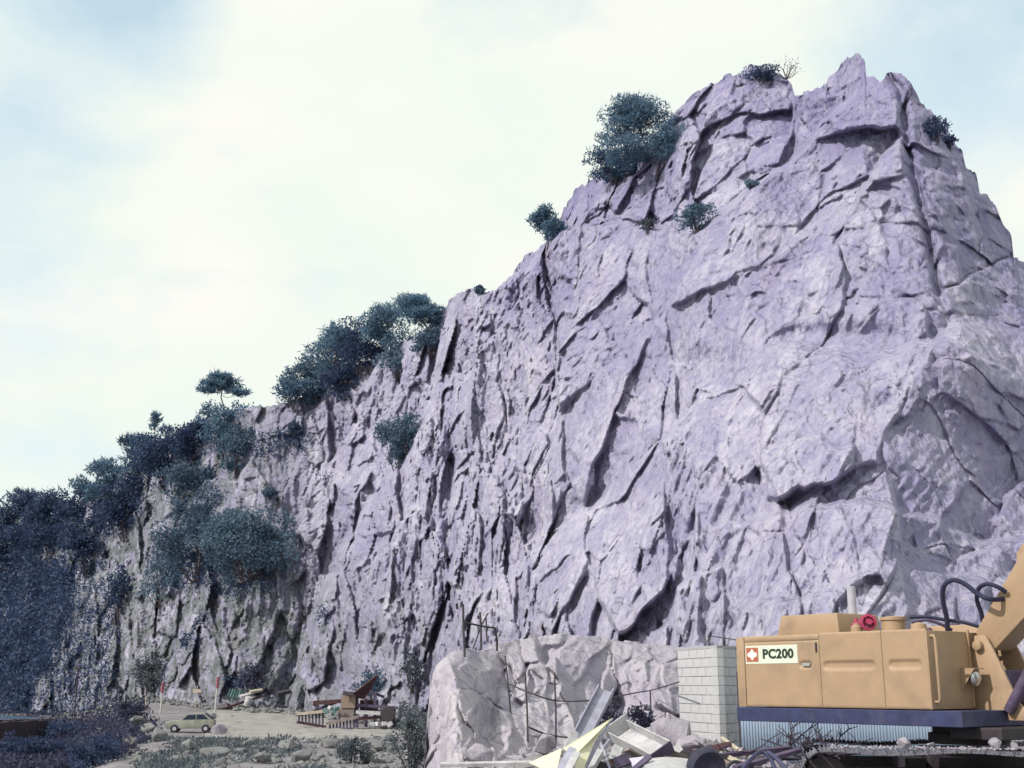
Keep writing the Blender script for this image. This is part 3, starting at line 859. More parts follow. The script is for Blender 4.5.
# roof pieces
hood = MB().prism([(-2.12, ZT + 0.005), (-2.00, ZT + 0.36), (-0.80, ZT + 0.36), (-0.77, ZT + 0.005)], -0.92, 0.25, bev=0.03).build('hood', M['tan'], exc, smooth=True)
ex = MB().lathe([(0.075, 0), (0.075, 0.50), (0.064, 0.502), (0.064, 0.42)], (-1.02, -0.18, ZT + 0.35), (0, 0, 1), 20)
ex.build('exhaust_pipe', M['pipe'], exc, smooth=True)
MB().lathe([(0.19, 0), (0.19, 0.20), (0.215, 0.20), (0.215, 0.245), (0.10, 0.265)], (0.16, -0.72, ZT), (0, 0, 1), 26).build('filler_tank', M['tan'], exc, smooth=True)
MB().lathe([(0.10, 0), (0.10, 0.10), (0.05, 0.14), (0.05, 0.16)], (-0.34, -1.02, ZT), (0, 0, 1), 16).build('filler_cap', M['tan'], exc, smooth=True)
MB().lathe([(0.13, 0), (0.12, 0.11), (0.03, 0.14)], (0.72, -0.86, ZT), (0, 0, 1), 18).build('breather_cap', M['tan'], exc, smooth=True)
rv_ = MB(); cR = Vector((-0.13, -1.00, ZT + 0.17))
rv_.lathe([(0.135, -0.03), (0.135, 0.03), (0.095, 0.04), (0.095, -0.02)], cR, (0.75, -0.6, 0.1), 20)
rv_.lathe([(0.05, -0.09), (0.05, 0.09)], cR, (0.75, -0.6, 0.1), 12)
for a in range(3):
    w = a * 2.094; rv_.tube([cR, cR + Vector((0.06 * math.cos(w), 0.08 * math.cos(w), 0.12 * math.sin(w)))], 0.015, 6)
rv_.tube([cR + Vector((-0.08, 0, -0.02)), cR + Vector((-0.22, -0.02, 0.0)), cR + Vector((-0.30, -0.02, -0.05))], 0.028, 8)
rv_.tube([cR + Vector((-0.20, -0.02, -0.02)), cR + Vector((-0.22, -0.02, 0.07))], 0.035, 8)
rv_.build('red_hand_wheel', M['red'], exc, smooth=True)
MB().tube([cR + Vector((0, 0, -0.17)), cR], 0.035, 10).build('valve_stem', M['rust'], exc)
kb = MB()
for dx, dy, dz, r in ((0.52, -0.55, 0.05, 0.05), (0.60, -0.62, 0.10, 0.045), (0.47, -0.70, 0.09, 0.04), (0.66, -0.48, 0.04, 0.05)):
    kb.lathe([(r, 0), (r, dz), (r * 0.6, dz + 0.03)], (dx, dy, ZT), (0, 0, 1), 10)
kb.build('pipe_fittings', M['purple_iron'], exc)

# front face of the house: plate, handrail, work lamp with its guard
MB().box((XF - 0.012, -0.775, (ZD + ZT) / 2), (0.05, 1.13, ZT - ZD - 0.015), bev=0.012).build('front_panel', M['tan'], exc, smooth=True)
MB().box((XF + 0.02, -0.225, (ZD + ZT) / 2 + 0.03), (0.05, 0.035, ZT - ZD), bev=0.006).build('panel_edge', M['tan'], exc)
hx = XF + 0.10
MB().tube([(XF, -1.25, ZT - 0.10), (hx - 0.02, -1.25, ZT - 0.09), (hx, -1.25, ZT - 0.14), (hx, -1.25, ZD + 0.6), (hx, -1.25, ZD + 0.17), (hx - 0.02, -1.25, ZD + 0.12), (XF, -1.25, ZD + 0.12)], 0.024, 10).build('handrail', M['tan'], exc, smooth=True)
gd = MB()
gd.slab([(XF + 0.015, -0.50, ZD + 0.62), (XF + 0.26, -0.50, ZD + 0.62), (XF + 0.26, -0.22, ZD + 0.62), (XF + 0.015, -0.22, ZD + 0.62)], 0.015)
gd.slab([(XF + 0.015, -0.50, ZD + 0.61), (XF + 0.25, -0.50, ZD + 0.61), (XF + 0.015, -0.50, ZD + 0.28)], 0.012)
lg = gd.build('lamp_guard', M['tan'], exc)
lamp = MB().lathe([(0.04, -0.10), (0.09, -0.05), (0.105, 0.03), (0.11, 0.05), (0.10, 0.055), (0.05, 0.075)], (XF + 0.15, -0.36, ZD + 0.47), (0.95, -0.25, -0.1), 20).build('work_lamp', M['chrome'], exc, smooth=True)

# deck under the house
MB().box(((XT + 1.66) / 2 - 0.02, -0.28, ZD - 0.125), (1.66 - XT + 0.04, 2.16, 0.235), bev=0.012).build('deck', M['deck'], exc)
MB().box(((XT + 1.1) / 2, 0.95, ZD - 0.125), (1.1 - XT, 0.78, 0.235), bev=0.012).build('deck', M['deck'], exc)
MB().lathe([(0.62, 0), (0.62, 0.16), (0.55, 0.17), (0.55, 0.30)], (0.9, 0, ZD - 0.53), (0, 0, 1), 40).build('turntable', M['dark'], exc, smooth=True)
MB().box((1.60, -0.20, ZD - 0.34), (0.86, 1.5, 0.18), bev=0.02).build('belly_plate', M['dark'], exc)
# cab on the far side of the boom
cabx, caby = (-0.35, 1.05), (0.62, 1.34)
cab = MB().prism([(-0.35, ZD + 0.01), (-0.35, ZD + 1.0), (-0.28, ZD + 1.36), (0.75, ZD + 1.36), (1.12, ZD + 0.70), (1.12, ZD + 0.01)], 0.74, 1.34, bev=0.03).build('cab', M['tan'], exc, smooth=True)
MB().prism([(-0.22, ZD + 0.62), (-0.22, ZD + 1.22), (0.66, ZD + 1.22), (0.95, ZD + 0.70), (0.95, ZD + 0.62)], 0.731, 0.741).build('cab_window', M['glass'], cab)
MB().prism([(-0.22, ZD + 0.62), (-0.22, ZD + 1.22), (0.66, ZD + 1.22), (0.95, ZD + 0.70), (0.95, ZD + 0.62)], 1.339, 1.349).build('cab_window', M['glass'], cab)

# boom foot brackets, boom, cylinders
BY0, BY1 = 0.02, 0.58
for (y0, y1) in ((-0.10, -0.05), (0.65, 0.70)):
    br = MB().prism([(0.95, ZD - 0.02), (1.14, ZD + 0.98), (1.22, ZD + 1.14), (1.40, ZD + 1.14), (1.50, ZD + 0.95), (1.86, ZD + 0.10), (2.0, ZD - 0.02), (2.0, ZD - 0.16), (0.95, ZD - 0.16)], y0, y1, bev=0.01).build('boom_bracket', M['tan'], exc, smooth=True)
MB().lathe([(0.075, 0), (0.075, 0.09), (0.045, 0.10)], (1.29, -0.10, ZD + 0.98), (0, -1, 0), 18).build('boom_pin', M['tan'], exc, smooth=True)
MB().box((1.45, 0.30, ZD + 0.35), (0.25, 0.66, 0.5), bev=0.02).build('bracket_web', M['purple_iron'], exc)
boom = MB().prism([(1.16, 2.58), (1.26, 2.36), (1.46, 2.28), (2.06, 2.80), (3.1, 3.75), (3.9, 4.25), (5.6, 4.55), (5.75, 4.80), (5.4, 5.0), (3.7, 4.95), (2.85, 4.55), (2.06, 3.74)], BY0, BY1, bev=0.03).build('boom', M['tan'], exc, smooth=True)
MB().prism([(1.88, 3.36), (1.90, 3.78), (2.10, 4.02), (2.20, 3.80)], 0.20, 0.40, bev=0.01).build('cylinder_lug', M['tan'], boom)
arm_cyl = MB().tube([(1.98, 0.30, 3.82), (2.30, 0.30, 4.20), (2.34, 0.30, 4.25), (3.6, 0.30, 5.3)], [0.075, 0.085, 0.095, 0.095], 14).build('arm_cylinder', M['tan'], boom, smooth=True)
MB().tube([(3.5, 0.30, 5.22), (4.7, 0.30, 6.0)], 0.05, 10).build('arm_cylinder_rod', M['chrome'], arm_cyl, smooth=True)
for yy in (-0.16, 0.76):
    c_ = MB().tube([(1.72, yy, ZD - 0.02), (2.1, yy, ZD + 0.55), (2.45, yy, ZD + 1.1)], 0.085, 14).build('boom_cylinder', M['purple_iron'], exc, smooth=True)
    MB().tube([(2.40, yy, ZD + 1.02), (3.1, yy, ZD + 2.1)], 0.045, 10).build('boom_cylinder_rod', M['chrome'], c_, smooth=True)
MB().prism([(5.35, 4.55), (5.3, 5.0), (5.9, 5.5), (6.1, 5.3), (6.1, 2.6), (5.9, 2.55)], 0.12, 0.48, bev=0.02).build('stick', M['tan'], exc, smooth=True)
bk = MB()
prof = [(5.9, 2.7), (6.4, 2.4), (6.6, 1.9), (6.35, 1.45), (5.8, 1.3), (5.45, 1.5)]
bk.prism(prof, -0.2, -0.15); bk.prism(prof, 0.75, 0.80)
for a, c_ in zip(prof[:-1], prof[1:]): bk.slab([(a[0], -0.15, a[1]), (c_[0], -0.15, c_[1]), (c_[0], 0.75, c_[1]), (a[0], 0.75, a[1])], 0.03)
bk.build('bucket', M['dark'], exc)

# hoses looping from the deck to the boom
def hose(name, pts, r, m=M['hose']):
    P = [exl(*p) for p in pts]; out = []
    for i in range(len(P) - 1):
        p0, p1, p2, p3 = P[max(i - 1, 0)], P[i], P[i + 1], P[min(i + 2, len(P) - 1)]
        for k in range(6):
            t = k / 6.0
            out.append(0.5 * ((2 * p1) + (p2 - p0) * t + (2 * p0 - 5 * p1 + 4 * p2 - p3) * t * t + (3 * p1 - p0 - 3 * p2 + p3) * t ** 3))
    out.append(P[-1])
    return MB().tube(out, r, 8).build(name, m, exc, smooth=True)


hose('hose', [(948, 640, 19.9), (947, 620, 19.7), (943, 600, 19.6), (944, 586, 19.5), (953, 580, 19.4), (965, 584, 19.3), (978, 594, 19.2), (990, 599, 19.1), (1003, 599, 19.2)], 0.040)
hose('hose', [(984, 640, 19.7), (982, 616, 19.6), (977, 600, 19.5), (979, 588, 19.4), (988, 584, 19.2), (998, 587, 19.1), (1006, 592, 19.1)], 0.036)
hose('hose', [(910, 617, 20.0), (928, 617, 19.9), (946, 620, 19.8), (962, 622, 19.7), (980, 627, 19.6)], 0.030)
hose('hose', [(912, 622, 19.9), (926, 620, 19.8), (940, 624, 19.8), (952, 630, 19.8)], 0.026, M['purple_iron'])

# undercarriage: the track frame stands askew of the upper part
TR = TH - R(12)                                                       # track runs nearly across the view
under = MB()
tz = Matrix.Rotation(TR, 4, 'Z')
UX = 0.9; TRL, TRR, TC = 3.9, 0.40, -0.35                                    # axle distance, roller radius
car_ = MB().box((0, 0, 0.62), (1.5, 1.4, 0.34), bev=0.05); car_.box((TC, 0, 0.55), (0.5, 2.2, 0.26)); car_.box((TC - 0.6, 0, 0.55), (0.3, 2.1, 0.24))
car_.build('undercarriage_frame', M['dark'], exc, loc=(UX, 0, 0), rot=(0, 0, TR))
shoe_mb = MB().box((0, 0, 0.012), (0.172, 0.76, 0.026), bev=0.004)
for dx in (-0.06, 0.0, 0.06): shoe_mb.box((dx, 0, 0.036), (0.014, 0.76, 0.034))
shoe_me = None
for side in (-1, 1):
    ty = side * 1.5
    tf = MB().box((TC, ty, 0.42), (TRL - 0.2, 0.30, 0.28), bev=0.03)
    tr = tf.build('track_frame', M['dark'], exc, loc=(UX, 0, 0), rot=(0, 0, TR))
    for wx in (-TRL / 2, TRL / 2):
        MB().lathe([(0.10, -0.16), (0.30, -0.14), (0.32, -0.05), (0.32, 0.05), (0.30, 0.14), (0.10, 0.16)], (TC + wx, ty, 0.42), (0, 1, 0), 22).build('sprocket', M['dark'], tr, smooth=True)
    for k in range(8):
        MB().lathe([(0.09, -0.15), (0.09, 0.15)], (TC - 1.6 + k * 0.45, ty, 0.20), (0, 1, 0), 12).build('roller', M['dark'], tr)
    # closed loop of shoes, the top run sagging a little
    per = 2 * TRL + 2 * math.pi * 0.37; nsh = 52
    for k in range(nsh):
        d = k * per / nsh
        if d < TRL:
            sag = -0.045 * math.sin(math.pi * d / TRL * 2) ** 2; p = (TC - TRL / 2 + d, 0.42 + 0.37 + sag); a = 0.05 * math.sin(4 * math.pi * d / TRL)
        elif d < TRL + math.pi * 0.37:
            w = (d - TRL) / 0.37; p = (TC + TRL / 2 + 0.37 * math.sin(w), 0.42 + 0.37 * math.cos(w)); a = w
        elif d < 2 * TRL + math.pi * 0.37:
            q = d - TRL - math.pi * 0.37; p = (TC + TRL / 2 - q, 0.05); a = math.pi
        else:
            w = (d - 2 * TRL - math.pi * 0.37) / 0.37; p = (TC - TRL / 2 - 0.37 * math.sin(w), 0.42 - 0.37 * math.cos(w)); a = math.pi + w
        if shoe_me is None:
            so = shoe_mb.build('track_shoe', M['shoe'], tr); shoe_me = so.data
        else:
            so = link('track_shoe', shoe_me, tr)
        so.location = (p[0], ty, p[1]); so.rotation_euler = (0, a, 0)

# lumps of stone and mud lying on the near track
def stone_mesh(seed, n=15, flat=1.0):
    rnd = random.Random(seed); bm = bmesh.new()
    for _ in range(n):
        v = Vector((rnd.gauss(0, 1), rnd.gauss(0, 1), rnd.gauss(0, 1))).normalized() * rnd.uniform(0.8, 1.1)
        bm.verts.new((v.x * 0.5, v.y * 0.5 * rnd.uniform(0.8, 1.1), v.z * 0.5 * flat))
    r = bmesh.ops.convex_hull(bm, input=bm.verts[:])
    bmesh.ops.delete(bm, geom=[g for g in r['geom_interior'] if isinstance(g, bmesh.types.BMVert)], context='VERTS')
    bmesh.ops.bevel(bm, geom=bm.edges[:], offset=0.03, segments=1, affect='EDGES')
    bmesh.ops.triangulate(bm, faces=bm.faces[:])
    vs = [v.co.copy() for v in bm.verts]; bm.verts.index_update()
    fs = [tuple(v.index for v in f.verts) for f in bm.faces]; bm.free()
    return vs, fs


STONES = [stone_mesh(k, 13 + k % 4, 0.6 + 0.12 * (k % 4)) for k in range(6)]


def boulder(px, py, Y, size, seed, label, m='stone', sink=0.25, squash=(1, 1, 1), group=None):
    p = at(px, py, Y) if Y else hit(px, py)
    vs, fs = stone_mesh(seed, 16, 0.85)
    o = link('boulder', new_mesh('boulder', vs, fs, [M[m]]), None, p + Vector((0, 0, size * (0.5 - sink))), (random.uniform(-0.3, 0.3), random.uniform(-0.3, 0.3), random.uniform(0, 6)), (size * squash[0], size * squash[1], size * squash[2]))
    return tag(o, label, 'boulder', group)


def rubble(name, pts, sizes, m, seed=3):
    """many loose stones as one mass"""
    rg = np.random.default_rng(seed); V = []; Fc = []; off = 0
    for p, s in zip(pts, sizes):
        vs, fs = STONES[rg.integers(len(STONES))]
        A = np.array([tuple(v) for v in vs]) * s * rg.uniform(0.7, 1.3, 3)
        w = rg.uniform(0, 6.28); c, q = math.cos(w), math.sin(w)
        A = np.stack([A[:, 0] * c - A[:, 1] * q, A[:, 0] * q + A[:, 1] * c, A[:, 2]], -1) + np.array(p)
        V.append(A); Fc.append(np.array(fs) + off); off += len(A)
    o = link(name, fast_mesh(name, np.concatenate(V), np.concatenate(Fc), m))
    return tag(o, kind='stuff')


# ------------------------------------------------------------------ block hut and sheet fence behind the excavator
cA, cB, cC = at(679, 700, 27.6), at(719, 700, 25.6), at(775, 700, 28.4)
for v in (cA, cB, cC): v.z = 0
hut = thing('block_hut', 'small hut of pale concrete blocks behind the tail of the excavator', 'hut', (cB.x, cB.y, 0.2))
HB = Vector((cB.x, cB.y, 0.2))
HTOP = 2.30
brick_me = {}


def block_wall(a, b, courses=12):
    a, b = a - Vector((cB.x, cB.y, 0)), b - Vector((cB.x, cB.y, 0)); a.z = b.z = 0
    d = b - a; Ln = d.length; ang = math.atan2(d.y, d.x); n_ = Vector((-d.y, d.x, 0)).normalized()
    if n_.y < 0: n_ = -n_
    core = MB().box((a + b) / 2 + n_ * 0.075 + Vector((0, 0, HTOP / 2)), (Ln - 0.02, 0.12, HTOP - 0.01), (0, 0, ang))
    w = core.build('wall', M['mortar'], hut)
    bw, bh = Ln / round(Ln / 0.40), HTOP / courses
    for r_ in range(courses):
        xs = [0.0]; x = bw * (0.5 if r_ % 2 else 1.0)
        while x < Ln - 0.05: xs.append(x); x += bw
        xs.append(Ln)
        for x0, x1 in zip(xs[:-1], xs[1:]):
            key = round(x1 - x0, 3)
            if key not in brick_me:
                brick_me[key] = new_mesh('block', *(lambda q: (q.v, q.f))(MB().box((0, 0, 0), (key - 0.012, 0.15, bh - 0.012), bev=0.008)), [M['block']])
            c = a + d * ((x0 + x1) / 2 / Ln) + n_ * (0.075 + random.uniform(-0.006, 0.002)) + Vector((0, 0, bh * (r_ + 0.5)))
            link('block', brick_me[key], w, c, (0, 0, ang))


block_wall(cA, cB); block_wall(cB, cC)
rp = [v - Vector((cB.x, cB.y, 0)) + Vector((0, 0, HTOP + 0.03)) for v in (cA, cB, cC)]
rp.append(rp[0] + rp[2] - rp[1])
MB().slab(rp, 0.06).build('roof', M['mortar'], hut)
fr = MB()
t0 = at(707, 650, 26.4) - HB; t1 = at(711, 636, 26.4) - HB; t2 = at(737, 640, 26.2) - HB; t3 = at(736, 650, 26.2) - HB
fr.tube([t0, t1], 0.012, 6); fr.tube([t1, t2], 0.012, 6); fr.tube([t2, t3], 0.012, 6); fr.tube([t1, at(704, 646, 26.6) - HB], 0.010, 6)
fr.build('wire_frame', M['iron'], hut)

sheet0, sheet1 = at(741, 735, 24.9), at(990, 735, 25.4)
fnc = thing('sheet_fence', 'pale blue corrugated sheet fence seen under the excavator deck', 'fence', (sheet0.x, sheet0.y, 0))
dS = sheet1 - sheet0; dS.z = 0; nS = 7; aS = math.atan2(dS.y, dS.x); wS = dS.length / nS
sheet_me = None
xs = np.linspace(0, wS + 0.05, 120); vv = []; ff = []
for x in xs:
    yv = 0.005 * math.sin(x / 0.06 * 2 * math.pi)
    vv += [(x, yv, 0.02), (x, yv, 2.02), (x, yv + 0.003, 2.02), (x, yv + 0.003, 0.02)]
for i in range(len(xs) - 1):
    for k in range(4): ff.append((4 * i + k, 4 * i + (k + 1) % 4, 4 * i + 4 + (k + 1) % 4, 4 * i + 4 + k))
sheet_me = new_mesh('corrugated_sheet', vv, ff, [M['blue_sheet']], True)
for k in range(nS):
    p = dS * (k / nS)
    link('corrugated_sheet', sheet_me, fnc, (p.x, p.y - 0.004 * (k % 2), random.uniform(-0.02, 0.02)), (0, 0, aS + random.uniform(-0.006, 0.006)))
    MB().tube([(p.x, p.y + 0.06, -0.3), (p.x, p.y + 0.06, 2.0)], 0.03, 8).build('post', M['iron'], fnc)

# ------------------------------------------------------------------ fence on the outcrop
POSTS = [(505, 656, 511, 713, 24.6, 'tallest bare iron post standing on the pale outcrop, left end of the sagging cable'),
         (525, 672, 528, 741, 23.6, 'thin iron post in front of the outcrop, second along the sagging cable'),
         (554.5, 672, 556, 748, 22.8, 'thin iron post in front of the outcrop, just above the cream sheet'),
         (650, 690, 651, 722, 24.0, 'short crooked iron post among the rocks left of the block hut')]
PY_ = []
for (x0, y0, x1, y1, Yp, lab) in POSTS:
    Yp = float(outcrop_depth(np.array([float(x1)]), np.array([float(y1)]))[0]) - 0.05
    a = at(x0, y0, Yp + 0.1); b_ = at(x1, y1 + 6, Yp)
    PY_.append(Yp)
    mid = (a + b_) / 2 + Vector((0.012, 0, 0))
    tag(MB().tube([a, mid, b_], [0.017, 0.018, 0.019], 8).build('fence_post', M['iron'], smooth=True), lab, 'post', 'iron fence posts on the outcrop')


def sagging(name, pts, r, m, label, cat='cable'):
    P = [at(*p) for p in pts]; out = []
    for i in range(len(P) - 1):
        p0, p1, p2, p3 = P[max(i - 1, 0)], P[i], P[i + 1], P[min(i + 2, len(P) - 1)]
        for k in range(5):
            t = k / 5.0
            out.append(0.5 * ((2 * p1) + (p2 - p0) * t + (2 * p0 - 5 * p1 + 4 * p2 - p3) * t * t + (3 * p1 - p0 - 3 * p2 + p3) * t ** 3))
    out.append(P[-1])
    return tag(MB().tube(out, r, 6).build(name, m, smooth=True), label, cat)


sagging('cable', [(507, 683, PY_[0] - 0.03), (528, 692, PY_[1] - 0.03), (556, 700.5, PY_[2] - 0.03), (595, 700, PY_[2] + 0.3), (640, 692, PY_[3] - 0.3), (652, 690, PY_[3] - 0.03), (679, 682, 26.2)], 0.015, M['iron'], 'upper dark cable sagging from the tallest post towards the block hut')
sagging('cable', [(528, 727, PY_[1] - 0.03), (545, 734, PY_[2] + 0.2), (556, 736, PY_[2] - 0.03), (570, 738, PY_[2] - 0.1)], 0.020, M['iron'], 'short lower cable between the two thin posts')
# old pipe frame standing on the crest
YF = float(outcrop_depth(np.array([466.0]), np.array([657.0]))[0])
pf = thing('pipe_frame', 'broken iron pipe railing standing on the crest of the pale outcrop', 'railing', at(464, 655, YF))
o0 = at(464, 655, YF)


def pp(x, y, Y=0.0): return at(x, y, YF + (Y - 26.4 if Y else 0)) - o0


MB().tube([pp(463, 604), pp(463.5, 630), pp(465, 660)], 0.026, 8).build('post', M['iron'], pf)
MB().tube([pp(480, 612, 26.8), pp(481, 630, 26.8), pp(481, 650, 26.8)], 0.024, 8).build('post', M['iron'], pf)
MB().tube([pp(486, 618, 27.2), pp(487, 642, 27.2)], 0.018, 8).build('post', M['iron'], pf)
MB().tube([pp(495, 628, 27.0), pp(497, 640, 27.0), pp(497, 651, 27.0)], 0.026, 8).build('post', M['iron'], pf)
MB().tube([pp(463.5, 622), pp(480.5, 626, 26.75), pp(495, 628, 27.0)], 0.022, 8).build('rail', M['iron'], pf)
MB().tube([pp(473, 649, 26.9), pp(481, 626, 26.82), pp(488, 613, 26.7)], 0.016, 8).build('brace', M['iron'], pf)
MB().tube([pp(464, 640), pp(470, 648, 26.5)], 0.014, 8).build('brace', M['iron'], pf)

# ------------------------------------------------------------------ scrap in the foreground
c = thing('scrap_sheet', 'cream painted sheet-metal offcut bent to a sharp point in the scrap', 'metal sheet', at(570, 760, 16.8))
cO = at(570, 760, 16.8)
MB().slab([at(612, 718, 16.6) - cO, at(563, 748, 16.4) - cO, at(573, 757, 16.2) - cO, at(576, 776, 16.0) - cO, at(582, 774, 16.1) - cO, at(594, 742, 16.5) - cO], 0.012).build('point', M['cream'], c)
MB().slab([at(562, 748.5, 16.4) - cO, at(529, 763, 16.6) - cO, at(540, 768, 16.3) - cO, at(545, 782, 16.1) - cO, at(556, 776, 16.1) - cO], 0.012).build('flap', M['cream'], c)
MB().slab([at(613, 718, 16.62) - cO, at(595, 742, 16.52) - cO, at(583, 774, 16.12) - cO, at(584, 776, 16.4) - cO, at(597, 744, 16.75) - cO], 0.01).build('folded_edge', M['grey_steel'], c)

pl = 0
for (x0, y0, x1, y1, Y0_, Y1_, w, h, m, lab) in (
        (556, 778, 573, 748, 15.9, 16.15, 0.10, 0.035, 'grey_steel', 'upper grey plank leaning across the cream sheet'),
        (563, 780, 577, 752, 15.8, 16.05, 0.09, 0.035, 'pale_steel', 'lower grey plank leaning across the cream sheet')):
    mb = MB(); beam_between(mb, at(x0, y0, Y0_), at(x1, y1, Y1_), w, h, 0.5)
    tag(mb.build('plank', M[m]), lab, 'plank', 'planks on the cream sheet')
# channel iron leaning upright
ci = at(582, 738, 19.5); ct = at(606, 691, 20.4)
mb = MB(); beam_between(mb, ci, ct, 0.26, 0.02, 0.3)
d = (ct - ci); q = d.to_track_quat('X', 'Z').to_matrix().to_4x4() @ Matrix.Rotation(0.3, 4, 'X')
for s_ in (-1, 1): mb.box((ci + ct) / 2 + q.to_3x3() @ Vector((0, s_ * 0.128, 0.05)), (d.length, 0.018, 0.12), q)
tag(mb.build('steel_channel', M['grey_steel']), 'grey steel channel leaning upright behind the cream sheet', 'steel beam')
mb = MB(); beam_between(mb, at(566, 752, 17.2), at(575, 732, 17.6), 0.11, 0.05, 0.7)
tag(mb.build('plank', M['pale_steel']), 'short pale plank end sticking up left of the steel channel', 'plank')
# pale trough
tr0, tr1 = at(621, 735, 18.6), at(664, 757, 17.6)
d = tr1 - tr0; q = d.to_track_quat('X', 'Z').to_matrix().to_4x4() @ Matrix.Rotation(0.55, 4, 'X')
th_ = thing('metal_trough', 'pale grey metal trough lying askew beside the boulder', 'trough', (tr0 + tr1) / 2)


def trough_piece(name, off, size, m='pale_steel'):
    MB().box(q.to_3x3() @ Vector(off), size, q).build(name, M[m], th_)


Lt = d.length
trough_piece('bottom', (0, 0, 0), (Lt, 0.36, 0.02)); trough_piece('side', (0, 0.172, 0.085), (Lt, 0.016, 0.15)); trough_piece('side', (0, -0.172, 0.085), (Lt, 0.016, 0.15))
trough_piece('end_flange', (-Lt / 2 - 0.012, 0, 0.09), (0.02, 0.44, 0.30)); trough_piece('end_cap', (Lt / 2 + 0.012, 0, 0.07), (0.02, 0.36, 0.18), 'purple_iron')
# pale curved sheet at the very bottom
mb = MB(); vs = []; fs = []
cS = at(668, 772, 16.6)
for i in range(13):
    w = -0.9 + 1.8 * i / 12
    for yv in (0.0, 0.9): vs.append((1.1 * math.sin(w) * 0.42, yv, 0.13 * (math.cos(w) - 1)))
for i in range(12): fs.append((2 * i, 2 * i + 1, 2 * i + 3, 2 * i + 2))
mb.add(vs, fs); o = mb.build('curved_sheet', M['pale_steel'], None, cS + Vector((0, -0.2, 0.06)), (0.1, 0.05, -0.2)); o.modifiers.new('thick', 'SOLIDIFY').thickness = 0.008
tag(o, 'pale curved metal sheet lying in front of the trough', 'metal sheet')
# wheel
wc = at(706, 768, 16.6)
wh = thing('loose_wheel', 'old loose wheel with dull red rim lying in the scrap', 'wheel', wc, (R(12), R(6), R(18)))
MB().lathe([(0.16, -0.085), (0.235, -0.10), (0.262, -0.06), (0.268, 0), (0.262, 0.06), (0.235, 0.10), (0.16, 0.085)], (0, 0, 0), (0, -1, 0), 30).build('tyre', M['tyre'], wh, smooth=True)
MB().lathe([(0.165, 0.05), (0.165, 0.075), (0.14, 0.07), (0.12, 0.035), (0.06, 0.03), (0.055, 0.06), (0.02, 0.065)], (0, 0, 0), (0, -1, 0), 24).build('rim', M['rim'], wh, smooth=True)
# small scrap pieces, each a thing
SCRAP = [((588, 772), (600, 752), 16.6, 16.9, 0.10, 0.09, 'pale_steel', 'short pale box-section offcut right of the cream sheet', 'metal offcut'),
         ((612, 762), (618, 748), 17.4, 17.6, 0.14, 0.10, 'pale_steel', 'stubby white box offcut between the cream sheet and the trough', 'metal offcut'),
         ((596, 772), (630, 758), 16.8, 17.6, 0.16, 0.05, 'purple_iron', 'dark iron bar lying under the trough', 'iron bar'),
         ((600, 742), (612, 774), 17.3, 16.5, 0.035, 0.035, 'grey_steel', 'thin grey rod crossing the scrap below the cream point', 'iron bar'),
         ((662, 757), (700, 768), 17.6, 17.2, 0.05, 0.05, 'iron', 'thin dark bar running from the trough to the wheel', 'iron bar'),
         ((668, 738), (735, 766), 19.8, 18.4, 0.045, 0.045, 'timber', 'long thin pole lying across the boulder towards the wheel', 'pole'),
         ((716, 752), (744, 765), 19.0, 18.4, 0.07, 0.05, 'pale_timber', 'pale broken batten in front of the block hut', 'batten'),
         ((722, 738), (752, 760), 20.6, 18.8, 0.05, 0.04, 'pale_timber', 'thin pale stick leaning at the foot of the block hut', 'batten'),
         ((715, 756), (790, 748), 18.6, 19.6, 0.08, 0.06, 'purple_iron', 'dark weathered bar lying flat before the brush heap', 'iron bar'),
         ((735, 768), (800, 750), 17.6, 18.9, 0.09, 0.06, 'purple_iron', 'dark weathered beam at the left end of the track', 'iron bar'),
         ((440, 765), (532, 763), 19.0, 19.0, 0.14, 0.05, 'pale_steel', 'long pale rail lying along the foot of the outcrop', 'rail')]
for (a, b_, Ya, Yb, w, h, m, lab, cat) in SCRAP:
    mb = MB(); beam_between(mb, at(*a, Ya), at(*b_, Yb), w, h, random.uniform(0, 0.8))
    tag(mb.build({'metal offcut': 'metal_offcut', 'iron bar': 'iron_bar', 'pole': 'pole', 'batten': 'batten', 'rail': 'rail'}[cat], M[m]), lab, cat)
# small fragments wedged between the larger pieces
FRAG = [(592, 770, 0.30, 0.10, 'rust', 'rusty fragment under the folded edge of the cream sheet'), (604, 762, 0.25, -0.15, 'deck', 'dark blue fragment below the tip of the cream sheet'),
        (614, 771, -0.30, 0.12, 'iron', 'black iron fragment at the bottom edge under the trough'), (625, 764, 0.28, 0.05, 'grey_steel', 'grey steel strip just below the trough'),
        (634, 770, 0.22, 0.18, 'purple_iron', 'weathered iron fragment at the bottom edge left of the curved sheet'), (643, 760, -0.25, 0.15, 'timber', 'splintered timber poking out below the trough'),
        (655, 765, 0.32, 0.02, 'rust', 'rusty bar fragment at the lower end of the trough'), (667, 757, 0.20, 0.15, 'pale_steel', 'small pale plate standing by the lower end of the trough'),
        (676, 764, 0.30, -0.05, 'iron', 'black iron fragment left of the wheel'), (686, 759, -0.26, 0.10, 'timber', 'short timber splinter above the wheel'),
        (696, 752, 0.24, 0.08, 'purple_iron', 'weathered iron fragment behind the wheel'), (600, 754, 0.16, 0.20, 'grey_steel', 'bent grey strip right of the cream point'),
        (580, 771, 0.20, 0.16, 'deck', 'dark blue fragment at the bottom edge right of the planks'), (712, 748, 0.30, 0.06, 'rust', 'rusty fragment at the foot of the block hut')]
rgf = random.Random(77)
